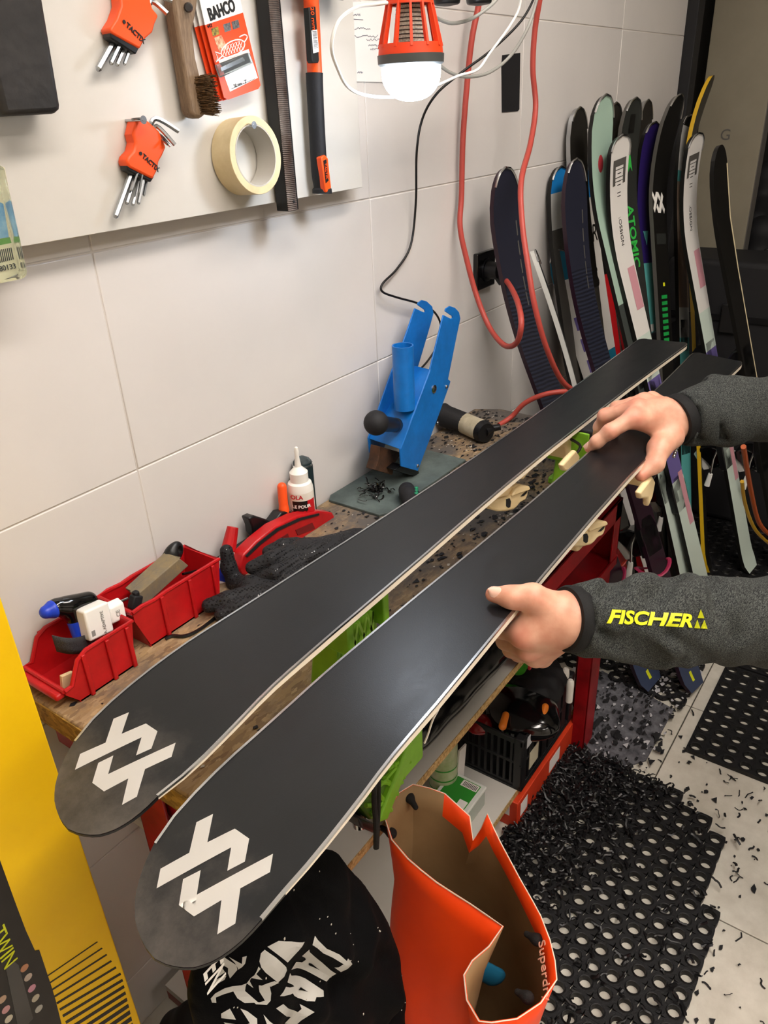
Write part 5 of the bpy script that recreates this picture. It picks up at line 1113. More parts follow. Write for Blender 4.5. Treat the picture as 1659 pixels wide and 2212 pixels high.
# ================================================================== black hoodie
def poly_sd(X, Z, pts):
    d = np.full(X.shape, 1e9); ins = np.zeros(X.shape, bool); n = len(pts)
    for i in range(n):
        ax, az = pts[i]; bx, bz = pts[(i + 1) % n]; ex, ez = bx - ax, bz - az; wx, wz = X - ax, Z - az
        t = np.clip((wx * ex + wz * ez) / (ex * ex + ez * ez), 0, 1); d = np.minimum(d, (wx - ex * t) ** 2 + (wz - ez * t) ** 2)
        c = ((az <= Z) != (bz <= Z)); xi = ax + (Z - az) / np.where(abs(ez) < 1e-12, 1e-12, ez) * ex; ins ^= c & (X < xi)
    return np.where(ins, -1, 1) * np.sqrt(d)
def pillow(pts, y0, T, h, folds, D=.06):
    lo = np.array([min(p[0] for p in pts) - .01, y0 - T * 1.8, min(p[1] for p in pts) - .01]); hi = np.array([max(p[0] for p in pts) + .01, y0 + T * 1.8, max(p[1] for p in pts) + .01])
    G = field(lo, hi, h); d = poly_sd(G[:, 0, :, 0], G[:, 0, :, 2], pts)[:, None, :]; y = G[..., 1] - y0
    hg = T * np.sqrt(np.clip(-d / D, 0, 1)) + folds(G[..., 0], G[..., 2]) * np.clip(-d / .02, 0, 1)
    F = np.where(d < 0, np.abs(y) - np.maximum(hg, .002), np.sqrt(np.maximum(d, 0) ** 2 + y ** 2))
    V, Q = nets(F, lo, h); mb = MB(); mb.v = V.tolist(); mb.f = [tuple(q_) for q_ in Q.tolist()]; mb.m = [0] * len(mb.f); return mb
YH = .375
hl = [XZ(a, b, YH - .02) for a, b in ((600, 1800), (687, 1846), (722, 1856), (758, 1860), (782, 1893), (812, 1925), (836, 1962), (858, 2000), (870, 2042), (878, 2080), (885, 2112), (880, 2150), (886, 2200), (880, 2250), (820, 2290), (640, 2310), (470, 2290), (452, 2212), (453, 2160), (464, 2085), (512, 1990), (575, 1880))]
ho = thing('hoodie', 'crumpled black hoodie with white lettering hanging beside the orange bag', 'hoodie', (sum(p[0] for p in hl) / len(hl), YH, min(p[1] for p in hl)))
fold = lambda x, z: .006 * np.sin((x * .8 + z) * 55 + 2 * np.sin(x * 20)) + .005 * np.sin((x * 1.5 - z) * 38 + np.sin(z * 30)) + .003 * np.sin(x * 130 + z * 60)
hb = build(pillow(hl, YH, .045, .004, fold), 'body', mat('hoodie_black', '#050506', .9, bump=.3, bscale=500, spec=.12), ho, smooth=70)
hbv = bvh_of(hb)
def drape_poly(pxs, parent, m, name, y, bvh, off=.0012):
    mb = wallprism(pxs, y, y - .0001); o = build(mb, name, m, parent, smooth=0); og = ORG[o]
    def fn(c):
        w_ = c + og; h = bvh.ray_cast(Vector((w_.x, -1, w_.z)), Vector((0, 1, 0))); return (h[0] + Vector((0, -off, 0)) - og) if h[0] is not None else c
    conform(o.data, fn, .008); return o
hx = lambda L: [(430 + x / 5.53, 1960 + y / 5.53) for x, y in L]
LET = dict(T=[(1118, 155), (1140, 195), (1230, 290), (1340, 330), (1395, 385), (1410, 355), (1480, 440), (1415, 575), (1320, 510), (1345, 490), (1370, 430), (1290, 385), (1200, 350), (1130, 290), (1055, 240)],
    A=[(1018, 293), (1040, 335), (1130, 410), (1230, 490), (1310, 565), (1380, 610), (1310, 732), (1240, 700), (1150, 660), (1000, 600), (865, 570), (915, 475), (1010, 510), (1045, 525), (1070, 480), (1040, 440), (960, 390)],
    R=[(845, 605), (880, 650), (990, 690), (1120, 740), (1250, 820), (1225, 870), (1150, 885), (1120, 925), (1050, 942), (960, 915), (905, 880), (880, 845), (780, 845), (705, 860), (770, 745), (840, 770), (925, 785), (900, 760), (795, 700)],
    T2=[(735, 945), (790, 995), (880, 1040), (950, 1075), (985, 1030), (972, 980), (1082, 1025), (1030, 1090), (985, 1170), (960, 1240), (920, 1270), (840, 1245), (890, 1150), (790, 1105), (720, 1050), (668, 1010)],
    I=[(555, 1110), (590, 1160), (660, 1210), (780, 1290), (905, 1295), (880, 1340), (820, 1370), (720, 1340), (620, 1285), (560, 1210)], I2=[(560, 1230), (580, 1290), (620, 1350), (690, 1394), (690, 1440), (560, 1440), (535, 1320)])
for L_ in LET.values(): drape_poly(hx(L_), ho, 'white_print', 'print_letter', YH - .02, hbv)
for L_ in ([(1130, 535), (1160, 540), (1240, 605), (1140, 570)], [(985, 835), (1030, 815), (1095, 855)]): drape_poly(hx(L_), ho, 'hoodie_black', 'letter_hole', YH - .02, hbv, .002)
for L_ in ([(700, 220), (800, 190), (935, 180), (860, 280), (760, 440), (700, 390), (610, 320)], [(585, 360), (660, 410), (750, 500), (770, 545), (740, 620), (680, 700), (570, 610), (535, 560), (525, 500), (550, 410)],
        [(545, 800), (620, 775), (635, 850), (632, 940), (600, 1000), (520, 1030), (490, 1000), (545, 1000), (590, 960), (555, 880)], [(200, 1140), (240, 1070), (330, 985), (440, 880), (470, 830), (462, 930), (540, 1005), (440, 1060), (400, 1040), (385, 985), (310, 1050), (240, 1110), (235, 1165), (205, 1180)],
        [(395, 1130), (440, 1130), (495, 1170), (480, 1235), (420, 1300), (300, 1394), (265, 1350), (390, 1280), (430, 1240)], [(530, 580), (515, 560), (500, 690), (470, 830), (515, 860), (485, 790), (485, 740), (560, 715), (510, 665)], [(690, 700), (630, 770), (560, 800), (600, 740), (650, 690)],
        [(300, 600), (380, 640), (395, 700), (385, 780), (370, 850), (350, 790), (340, 720), (290, 700)], [(420, 520), (450, 490), (430, 580), (400, 690), (370, 620), (340, 580), (410, 600)], [(300, 740), (330, 790), (285, 870), (255, 910)], [(345, 830), (335, 890), (280, 950), (228, 995), (250, 930), (320, 850)], [(320, 1170), (340, 1260), (250, 1310), (250, 1260)]):
    drape_poly(hx(L_), ho, 'white_print', 'print_shape', YH - .02, hbv)
yl = YH - .06
lettering('EN', frame(P(462, 2107, y=yl), P(466, 2130, y=yl) - P(458, 2088, y=yl), P(480, 2103, y=yl) - P(455, 2107, y=yl)), .026, 'white_print', ho, bvh=hbv, off=.0012, bold=.0005, sx=.8)
lint = MB(); rs = random.Random(77)
for _ in range(90):
    x, z = rs.uniform(min(p[0] for p in hl), max(p[0] for p in hl)), rs.uniform(min(p[1] for p in hl), max(p[1] for p in hl)); h = hbv.ray_cast(Vector((x, -1, z)), Vector((0, 1, 0)))
    if h[0] is not None: s = rs.uniform(.0006, .0016); lint.box(h[0] + Vector((0, -.001, 0)), (s, .0005, s * rs.uniform(.5, 2)), None)
build(lint, 'lint', mat('lint', '#c9c2b4', .8), ho, kind='stuff')

# ================================================================== shavings on the floor
rs = random.Random(9)
def mat_pos(r):
    while True:
        x, y = r.uniform(.6, 1.46), r.uniform(.08, .53); d = (x - 1.18) * .55 + (y - .3) * 1.7
        if r.random() < .05 + max(0, d + .02) * 2.8: return (x, y, .0135 + abs(r.gauss(0, .004)))
build(strands(1700, mat_pos, .024, .0032, rs, .004), 'base_shavings', mat('shaving', '#141416', .38), label='thick litter of curly black shavings on the worn mat', cat='shavings', kind='stuff')
def fl_pos(r):
    while True:
        x, y = r.uniform(.9, 1.75), r.uniform(-.12, .46); e = min(abs(y - .08), abs(x - 1.47), abs(x - 1.6))
        if r.random() < .08 + .6 * math.exp(-e * 14) and not (x > 1.6 and y < .27) and not (x < 1.44 and .09 < y < .5): return (x, y, .002)
build(strands(70, fl_pos, .024, .0018, rs, .0012), 'base_shavings', 'black_matte', label='loose black curls on the bare floor tiles', cat='shavings', kind='stuff')
build(flakes(70, fl_pos, .006, rs), 'base_shavings', 'black_matte', label='flat black flakes on the bare floor tiles', cat='shavings', kind='stuff', smooth=0)
def cp_pos(r): return (r.uniform(1.46, 1.98), r.uniform(.32, .64), .012)
build(flakes(170, cp_pos, .0055, rs), 'wax_flakes', mat('wax_flake', '#b9b9bd', .5), label='pale wax flakes on the carpet scrap and torn mat', cat='flakes', kind='stuff', smooth=0)
build(flakes(420, cp_pos, .007, rs), 'base_shavings', 'black_matte', label='black flakes on the carpet scrap and torn mat', cat='shavings', kind='stuff', smooth=0)

# ================================================================== skis leaning on the wall
SK = dict(navy='#20222f', slate='#39445e', plum='#2c1826', mint='#9db8a8', mintdark='#3d4240', white='#d9d7d3', palemint='#c3d2c8', pink='#c9929c', charcoal='#2b2d2b', grey='#55534f', purple='#2a1c5e', turq='#5fb3b0', black='#161513', tan='#94806f', yellow='#caa21c', red='#c01a20', base='#2a2824', greenp='#1f9a46', skyblue='#1e7fc8', silver='#c9cac6', tealp='#1f6f8c', lilac='#6a5f9a', ivory='#d8cba6')
for k, v in SK.items(): mat('sk_' + k, v, .33)
mat('sk_wave', '#1f2230', .35, bump=.0); mat('green_text', '#35b84a', .5); mat('strap_red', '#c8402e', .5); mat('strap_pink', '#b02a55', .5)
def wave_bump():
    nt = MATS['sk_wave'].node_tree; b = nt.nodes['Principled BSDF']; tc = nt.nodes.new('ShaderNodeTexCoord'); wv = nt.nodes.new('ShaderNodeTexWave'); wv.bands_direction = 'Z'
    wv.inputs['Scale'].default_value = 34; wv.inputs['Distortion'].default_value = 2; wv.inputs['Detail Scale'].default_value = .6; nt.links.new(tc.outputs['Object'], wv.inputs['Vector'])
    r = nt.nodes.new('ShaderNodeValToRGB'); r.color_ramp.elements[0].color = rgb('#15161f'); r.color_ramp.elements[1].color = rgb('#272b3a'); nt.links.new(wv.outputs['Fac'], r.inputs[0]); nt.links.new(r.outputs[0], b.inputs['Base Color'])
wave_bump()
class Rack:
    def __init__(s, name, label, T, B, wt, ww, bands, curl=.045, yaw=-.35, edge='steel', base='sk_base', th=.012, cs=.80, tip=.05, group='skis leaning against the wall', metal_tip=True):
        s.T = Vector(T); s.B = Vector(B); ax = s.T - s.B; n0 = Vector((yaw, -1, 0))
        u = ax.normalized(); n = (n0 - u * n0.dot(u)).normalized(); s.n = n
        base_top = s.T - n * curl; s.u = (base_top - s.B).normalized(); s.n = (n0 - s.u * n0.dot(s.u)).normalized(); s.L = (base_top - s.B).length; s.w = s.u.cross(s.n) * -1
        wt *= .76; ww *= .76; s.curl = curl; s.cs = cs; s.wt = wt; s.ww = ww; s.tip = tip
        s.o = thing(name, label, 'ski', s.B, group=group); s.th = th
        N = 46; ss = [i / N for i in range(N)] + [1 - .022, 1 - .014, 1 - .008, 1 - .004, 1 - .0015, 1]
        ss = sorted(set(ss))
        mats = []; mi = []
        for i in range(len(ss) - 1):
            sm_ = (ss[i] + ss[i + 1]) / 2
            for e, mm in bands:
                if sm_ <= e: break
            if mm not in mats: mats.append(mm)
            mi.append(mats.index(mm))
        b = MB(); C = 5
        b.grid(lambda a, v: tuple(s.pt(ss[round(a * (len(ss) - 1))], v * 2 - 1, th)), len(ss), C); b.m = [mi[k // (C - 1)] for k in range(len(b.f))]
        body = build(b, 'topsheet', mats, s.o, smooth=50)
        b = MB(); b.grid(lambda a, v: tuple(s.pt(ss[round(a * (len(ss) - 1))], v * 2 - 1, 0)), len(ss), 3, flip=True); build(b, 'base', base, s.o, smooth=50)
        b = MB()
        for c in (-1, 1): b.grid(lambda a, v: tuple(s.pt(ss[round(a * (len(ss) - 1))], c, v * th)), len(ss), 2, flip=(c > 0))
        b.grid(lambda a, v: tuple(s.pt(0, a * 2 - 1, v * th)), 5, 2); build(b, 'sidewall', edge, s.o, smooth=50)
        if metal_tip:
            tp_ = [s.pt(.965 + .035 * k / 8, -1, th) for k in range(9)] + [s.pt(1 - .02 * k / 5, 1, th) for k in range(6)]
            build(MB().tube([tuple(p + s.n * .001) for p in tp_], .0028, n=6), 'tip_guard', 'steel', s.o)
    def half(s, t):
        h = s.ww + (s.wt - s.ww) * abs(t - .45) ** 1.6 / .45 ** 1.6 * (1 if t > .45 else .75)
        d = (1 - t) * s.L
        if d < s.tip: h *= math.sqrt(max(0.0, 1 - ((s.tip - d) / s.tip) ** 2))
        d = t * s.L
        if d < .03: h *= .75 + .25 * math.sqrt(max(0, 1 - ((.03 - d) / .03) ** 2))
        return max(h, .0005)
    def pt(s, t, c, z=0.):
        off = 0
        if t > s.cs: k = (t - s.cs) / (1 - s.cs); off = s.curl * k * k
        if t < .06: off += .012 * ((.06 - t) / .06) ** 2
        return s.B + s.u * (s.L * t) + s.n * (off + z) + s.w * (s.half(t) * c)
    def fr(s, t, c=0., up=False, z=.0006):
        p = s.pt(t, c, s.th + z); p2 = s.pt(t + .01, c, s.th + z); d = (p2 - p).normalized()
        return frame(p, -d, -s.w) if not up else frame(p, -s.w, d)
    def text(s, txt, t, size, m, up=False, c=0, sx=1, bold=0.): return lettering(txt, s.fr(t, c, up), size, m, s.o, sx=sx, bold=bold)
    def patch(s, t0, t1, c0, c1, m, name='graphic', taper=1.0):
        b = MB(); b.grid(lambda a, v: tuple(s.pt(t0 + (t1 - t0) * a, (c0 + (c1 - c0) * v) * (1 - (1 - taper) * a), s.th + .0005)), 10, 3); return build(b, name, m, s.o, smooth=50)
    def bindings(s, t=.43, col='black_plastic', pad='white_plastic', strap=None):
        F = lambda tt, z=0.: frame(s.pt(tt, 0, s.th + z), s.w, s.u)
        t = .43; Mh = F(t - .115); W = .046
        hp_ = build(MB().prism([(-W * .8, -.05), (W * .8, -.05), (W * .85, .03), (W * .5, .06), (-W * .5, .06), (-W * .85, .03)], 0, .022, Mh), 'heel_plate', col, s.o, bevel=.003)
        Ms = Mh @ Matrix(((0, 0, 1, 0), (1, 0, 0, 0), (0, 1, 0, 0), (0, 0, 0, 1)))
        build(MB().prism([(-.045, .02), (.02, .02), (.032, .05), (.028, .085), (.005, .095), (-.02, .075), (-.05, .055)], -W * .55, W * .55, Ms), 'heel_piece', 'black_gloss' if col == 'black_plastic' else col, hp_, bevel=.005)
        build(MB().prism([(-.055, .07), (-.01, .085), (.012, .105), (0, .115), (-.06, .09)], -W * .35, W * .35, Ms), 'heel_lever', pad, hp_, bevel=.003)
        Mt = F(t + .115); Mts = Mt @ Matrix(((0, 0, 1, 0), (1, 0, 0, 0), (0, 1, 0, 0), (0, 0, 0, 1)))
        tp2 = build(MB().prism([(-.05, 0), (.06, 0), (.05, .03), (.03, .05), (-.02, .055), (-.045, .03)], -W * .7, W * .7, Mts), 'toe_piece', col, s.o, bevel=.005)
        for c in (-1, 1):
            build(MB().prism([(c * W * .4, -.05), (c * W * 1.05, -.06), (c * W * 1.1, -.04), (c * W * .7, .01), (c * W * .3, .01)], .03, .052, Mt), 'toe_wing', col, tp2, bevel=.004)
            g0 = Mh @ Vector((c * W * 1.15, .0, .03)); g1 = Mh @ Vector((c * W * 1.25, -.05, .045)); g2 = Mh @ Vector((c * W * 1.3, -.095, .065))
            ba_ = build(MB().tube([Mh @ Vector((c * W * .6, .03, .02)), g0, g1], .0032, n=6), 'brake_arm', 'steel', s.o)
            build(MB().tube([g1, g2], [.007, .009], n=8, flat=.6), 'brake_pad', pad, ba_)
        if strap:
            m = MB(); m.tube([Mh @ Vector((W * 1.0 * math.cos(a), -.09 + .012 * math.sin(a * 2), .02 + .045 * math.sin(a))) for a in [math.pi * 2 * k / 20 for k in range(21)]], .006, n=6, flat=.5); build(m, 'strap', strap, s.o)
def TP(px, py, y): return P(px, py, y=y)
def BP(px, py): return P(px, py, z=.014)
Fl = lambda x, y: Vector((x, y, .014))
# the two navy skis in front of the socket
for (lab, T, B, yaw) in (('navy ski with wavy relief leaning in front of the wall socket', TP(1083, 371, .83), BP(1398, 1474), -.2), ('navy ski with wavy relief leaning right of the red cables', TP(1238, 352, .83), BP(1490, 1484), -.2)):
    r = Rack('leaning_ski', lab, T, B, .062, .048, [(.10, 'sk_slate'), (.50, 'sk_plum'), (.82, 'sk_wave'), (1, 'sk_navy')], curl=.085, yaw=yaw, edge='sk_plum', tip=.11, cs=.70)
    [r.patch(t_, t_ + .022, -.55 + k * .02, -.47 + k * .02, 'sk_grey', 'scratch') for k, t_ in enumerate((.90, .87, .842, .815, .79))]
    m = MB(); m.tube([tuple(r.pt(.565 - .05 * k / 8 + .012 * math.sin(k / 8 * 3.1), -.95 + 1.9 * k / 8, r.th + .0008)) for k in range(9)], .0016, n=5); build(m, 'yellow_line', 'lime', r.o)
    r.patch(.015, .035, -.1, .15, 'lime', 'tail_mark'); r.bindings(.45, strap='strap_pink')
# mint ski
r = Rack('leaning_ski', 'mint green ski fading to charcoal with a small red oval emblem', TP(1300, 211, .80), BP(1502, 1345), .058, .046, [(.50, 'sk_palemint'), (.56, 'sk_mintdark'), (.68, 'sk_mintdark'), (1, 'sk_mint')], yaw=-.2, curl=.07, edge='sk_black', tip=.07)
b = MB().sph((0, 0, 0), (.011, .021, .0012), 18, 6, r.fr(.905, .15, True)); build(b, 'emblem', mat('oval_red', '#a8323a', .5), r.o); r.text('R', .905, .016, 'sk_black', True, .15)
b = MB().sph((0, 0, 0), (.014, .030, .0010), 18, 6, r.fr(.775, -.1, True)); build(b, 'emblem', 'sk_grey', r.o)
r.patch(.585, .60, .1, .5, 'white_print', 'sticker'); r.bindings(.46)
# white skis with pink facets
for (lab, T, B) in (('white ski with a dark tip frame leaning in front of the green-lettered ski', TP(1336, 298, .76), BP(1530, 1345)), ('white ski with a pink facet leaning at the right of the row', TP(1500, 293, .68), BP(1612, 1228))):
    r = Rack('leaning_ski', lab, T, B, .056, .044, [(.35, 'sk_palemint'), (.56, 'sk_lilac'), (.66, 'sk_palemint'), (1, 'sk_white')], yaw=-.15, curl=.07, edge='sk_black', tip=.035, cs=.78)
    r.patch(.70, .78, -.95, .05, 'sk_pink', 'facet', .9); r.patch(.24, .36, -.9, -.2, 'sk_pink', 'facet'); r.patch(.925, .965, -.7, .7, 'sk_grey', 'tip_frame'); r.patch(.90, .955, -.42, .42, 'sk_white', 'tip_inset')
    r.patch(.905, .945, -.2, .2, 'sk_black', 'tip_mark'); r.text('ROSSIGNOL', .84, .018, 'sk_black', sx=1.1); r.bindings(.46)
# green-lettered charcoal ski
r = Rack('leaning_ski', 'charcoal ski with bright green lettering down its front', TP(1366, 216, .83), BP(1456, 1290), .060, .047, [(.5, 'sk_charcoal'), (1, 'sk_charcoal')], yaw=-.2, curl=.06, edge='sk_grey', tip=.08)
r.text('ATOMIC', .765, .046, 'green_text', bold=.001)
Ma = r.fr(.90, 0, True); build(MB().prism([(0, .032), (.020, -.028), (.006, -.014), (0, -.028), (-.006, -.014), (-.020, -.028)], 0, .0008, Ma), 'arrow_emblem', 'green_text', r.o); r.patch(.945, .975, -.3, .3, 'sk_black', 'tip_mark'); r.bindings(.46)
# purple and turquoise ski
r = Rack('leaning_ski', 'purple ski with turquoise lower half leaning in the row', TP(1408, 268, .81), BP(1462, 1290), .058, .047, [(.46, 'sk_purple'), (.73, 'sk_turq'), (1, 'sk_purple')], yaw=-.2, curl=.06, edge='sk_black', tip=.06)
Ma = r.fr(.79, .1, True); build(MB().prism([(-.014, .018), (.014, .018), (0, -.022)], 0, .0008, Ma), 'emblem', 'sk_turq', r.o); r.patch(.60, .615, .2, .7, 'white_print', 'sticker'); r.text('ROSSIGNOL', .40, .03, 'white_print'); r.bindings(.45)
# black ski with white emblem
r = Rack('leaning_ski', 'black ski with a white angular emblem and green lines', TP(1462, 210, .75), BP(1462, 1300), .056, .046, [(1, 'sk_black')], yaw=-.2, curl=.08, edge='sk_grey', tip=.08)
Ma = r.fr(.815, 0, True)
for poly in (U1, D1):
    ww_ = [P(80 + q_[0] / 2.676, 1350 + q_[1] / 2.676, z=.995) for q_ in poly]
    build(MB().prism([((p_.y - .512) * .78, -(p_.x - .282) * .78) for p_ in ww_], 0, .0008, Ma), 'emblem', 'white_print', r.o, smooth=0)
r.patch(.745, .765, -.7, .7, 'sk_charcoal', 'band')
for k in range(9): r.patch(.545 + k * .012, .552 + k * .012, -.45, .45, 'sk_greenp', 'green_line')
r.patch(.665, .672, -.2, .1, 'lime', 'mark'); r.bindings(.46, pad='white_plastic')
# tan ski behind with white tip
r = Rack('leaning_ski', 'pale tan ski with a white tip behind the black emblem ski', TP(1484, 252, .80), BP(1478, 1240), .060, .048, [(.55, 'sk_turq'), (.60, 'sk_silver'), (.86, 'sk_tan'), (.885, 'sk_turq'), (.90, 'sk_black'), (.97, 'sk_white'), (1, 'sk_black')], yaw=-.15, curl=.03, edge='sk_black', tip=.06); r.bindings(.48, pad='sk_turq')
# yellow-edged black ski, tallest
r = Rack('leaning_ski', 'tall black ski with a yellow edge, its tip highest in the row', TP(1534, 168, .74), BP(1520, 1230), .058, .046, [(1, 'sk_black')], yaw=.12, curl=.08, edge='sk_yellow', tip=.07, metal_tip=False, cs=.82)
# right-hand black ski seen from its base with ivory edge
r = Rack('leaning_ski', 'black ski with an ivory edge at the right end of the row', TP(1548, 316, .62), BP(1690, 1225), .062, .05, [(1, 'sk_black')], yaw=-.12, curl=.03, edge='sk_black', tip=.09, metal_tip=False)
r.patch(0.02, .96, -.84, -1.0, 'sk_ivory', 'ivory_edge'); r.bindings(.40)
# skis turned base outward behind the others
for (lab, T, B, cu) in (('dark ski turned base outward behind the mint ski', TP(1243, 235, .885), Fl(2.12, .60), -.05), ('dark ski turned base outward between the mint and charcoal skis', TP(1322, 224, .885), Fl(2.36, .62), -.04), ('dark ski turned base outward between the charcoal and black skis', TP(1392, 218, .885), Fl(2.52, .64), -.05)):
    Rack('leaning_ski', lab, T, B, .058, .047, [(.7, 'sk_grey'), (1, 'sk_base')], yaw=-.1, curl=-cu * .6, edge='steel', tip=.08)
r = Rack('leaning_ski', 'red ski with a black emblem standing low behind the second navy ski', TP(1298, 462, .87), Fl(2.25, .60), .05, .043, [(.6, 'sk_red'), (.96, 'sk_red'), (1, 'sk_silver')], yaw=-.2, curl=.03, edge='sk_black', tip=.05)
r.patch(.86, .93, -.55, .55, 'sk_black', 'emblem', .8); r.bindings(.5, strap='strap_red')
r = Rack('leaning_ski', 'white ski with black script and a blue tip behind the second navy ski', TP(1275, 352, .88), Fl(2.30, .62), .056, .045, [(.6, 'sk_tealp'), (.93, 'sk_white'), (1, 'sk_skyblue')], yaw=-.2, curl=.05, edge='sk_black', tip=.07); r.text('OR', .86, .07, 'sk_black', up=True, sx=.6); r.text('S', .77, .08, 'sk_black', up=True, sx=.6); r.bindings(.5)
r = Rack('leaning_ski', 'grey ski with a blue tip showing left of the second navy ski', TP(1203, 362, .885), Fl(2.02, .64), .05, .042, [(.6, 'sk_grey'), (.90, 'sk_grey'), (.95, 'sk_silver'), (1, 'sk_skyblue')], yaw=-.2, curl=.03, edge='sk_black', tip=.06)
r = Rack('leaning_ski', 'short black ski arching out behind the first navy ski', TP(1145, 545, .875), Fl(1.98, .58), .05, .042, [(1, 'sk_black')], yaw=.5, curl=-.05, edge='sk_silver', tip=.08, cs=.5)
r = Rack('leaning_ski', 'narrow white ski with blue marks between the two navy skis', TP(1205, 545, .87), BP(1470, 1400), .045, .040, [(.72, 'sk_white'), (.93, 'sk_white'), (1, 'sk_tealp')], yaw=-1.6, curl=.08, edge='sk_grey', tip=.07, cs=.55)
for k in range(5): r.patch(.62 + k * .05, .65 + k * .05, -.3, .3, 'sk_lilac', 'mark')
# lower skis seen past the bench end
for (lab, a, b, m1, m2) in (('green ski tail standing low past the bench end', (1985 / 1000, .62), (2.02, .70), 'sk_greenp', 'sk_black'), ('dark red ski tail standing low past the bench end', (1.90, .56), (1.96, .66), 'sk_red', 'sk_navy')):
    r = Rack('leaning_ski', lab, Vector((b[0] + .1, .86, 1.0)), Fl(a[0] + .1, a[1]), .05, .043, [(.5, m1), (1, m2)], yaw=-.4, curl=.03, edge='sk_black'); r.bindings(.5, strap='strap_red')
ca = thing('added_dark_case', 'large black case added behind the skis to darken the gap before the door', 'case', (3.0, .35, 0))  # invented case, added to blacken the pale gap between the leaning skis
build(MB().bx((2.88, -.25, .0125), (3.14, .84, .98)), 'body', 'black_matte', ca, bevel=.02, seg=3)
build(MB().bx((2.872, -.25, .78), (2.88, .84, .80)), 'seam', 'black_plastic', ca)
for yy in (.05, .3, .6): build(MB().bx((2.862, yy - .03, .74), (2.88, yy + .03, .84)), 'latch', 'steel_dark', ca, bevel=.004)
# poles and strap at the right, boots in the dark corner
build(MB().tube(cr([P(1606, 965, y=.28), P(1622, 1060, y=.28), P(1640, 1130, y=.27), P(1668, 1160, y=.26)], 5), .006, n=8), 'pole_strap', mat('strap_orange', '#b8561f', .5), label='orange strap curving down at the right edge', cat='strap')
build(MB().tube(cr([P(1603, 1040, y=.25), P(1610, 1090, y=.25), P(1632, 1145, y=.24), P(1668, 1180, y=.23)], 5), .004, n=8), 'pole_strap', 'sk_yellow', label='yellow cord curving down at the right edge', cat='cord')
for i, (px, py, x, lab) in enumerate(((1648, 440, 3.75, 'black ski boot with steel buckles high on the dark rack'), (1636, 560, 3.55, 'black ski boot hanging lower on the dark rack'), (1650, 690, 3.35, 'black ridged ski boot lowest on the dark rack'))):
    c = np.array(P(px, py, x=x)); t_ = thing('ski_boot', lab, 'boot', c, group='boots on the dark rack')
    build(blob([cone(c + [0, 0, .1], c, .07, .06, .02), cone(c, c + [-.16, -.02, -.05], .06, .05, .03), cone(c + [.05, 0, -.03], c + [0, 0, -.03], .05, .05, .03)], .006), 'shell', 'black_matte', t_)
    for k in range(3): build(MB().box((c[0] - .06 - .02 * k, c[1] - .045, c[2] + .05 - .035 * k), (.045, .02, .012)), 'buckle', 'steel', t_, bevel=.003)
    build(MB().cyl((c[0] + .0, c[1], c[2] - .2), (c[0], c[1], c[2] - .045), .012, n=8).bx((c[0] - .02, c[1] - .02, c[2] - .21), (4.2, c[1] + .02, c[2] - .19)), 'hanger', 'black_matte', t_)

# ================================================================== person holding the ski
FL = {}
def skinmat():
    m = bpy.data.materials.new('skin'); m.use_nodes = True; MATS['skin'] = m; nt = m.node_tree; b = nt.nodes['Principled BSDF']; b.inputs['Roughness'].default_value = .48
    b.inputs['Subsurface Weight'].default_value = .12; b.inputs['Subsurface Radius'].default_value = (.008, .003, .0015); b.inputs['Subsurface Scale'].default_value = .6
    tc = nt.nodes.new('ShaderNodeTexCoord'); n = nt.nodes.new('ShaderNodeTexNoise'); n.inputs['Scale'].default_value = 38; n.inputs['Detail'].default_value = 5; nt.links.new(tc.outputs['Object'], n.inputs['Vector'])
    r = nt.nodes.new('ShaderNodeValToRGB'); r.color_ramp.elements[0].position = .35; r.color_ramp.elements[1].position = .65; r.color_ramp.elements[0].color = rgb('#c98d74'); r.color_ramp.elements[1].color = rgb('#dcaa90')
    nt.links.new(n.outputs['Fac'], r.inputs[0]); nt.links.new(r.outputs[0], b.inputs['Base Color']); m['flush'] = 1; FL.update(nt=nt, tc=tc, b=b, col=r)
    n2 = nt.nodes.new('ShaderNodeTexNoise'); n2.inputs['Scale'].default_value = 420; nt.links.new(tc.outputs['Object'], n2.inputs['Vector']); bp = nt.nodes.new('ShaderNodeBump'); bp.inputs['Strength'].default_value = .12; bp.inputs['Distance'].default_value = .0008
    nt.links.new(n2.outputs['Fac'], bp.inputs['Height']); nt.links.new(bp.outputs[0], b.inputs['Normal'])
skinmat(); mat('nail', '#e3b7a4', .3); mat('skin_flush', '#d4836e', .5)
def heather(name, dark, light):
    m = mat(name, dark, .9); nt = m.node_tree; b = nt.nodes['Principled BSDF']; tc = nt.nodes.new('ShaderNodeTexCoord'); mp = nt.nodes.new('ShaderNodeMapping'); mp.inputs['Scale'].default_value = (260, 1150, 1150)
    nt.links.new(tc.outputs['Object'], mp.inputs[0]); n = nt.nodes.new('ShaderNodeTexNoise'); n.inputs['Scale'].default_value = 1.0; n.inputs['Detail'].default_value = 3; n.inputs['Distortion'].default_value = .6; nt.links.new(mp.outputs[0], n.inputs['Vector'])
    r = nt.nodes.new('ShaderNodeValToRGB'); r.color_ramp.elements[0].position = .42; r.color_ramp.elements[1].position = .68; r.color_ramp.elements[0].color = rgb(dark); r.color_ramp.elements[1].color = rgb(light)
    nt.links.new(n.outputs['Fac'], r.inputs[0]); nt.links.new(r.outputs[0], b.inputs['Base Color'])
heather('heather', '#0f1112', '#525652')
per = thing('person', 'person in a grey heather jacket with black cuffs gripping the near ski with both hands', 'person', (1.25, -.12, 0))
V = lambda p: np.array(p)
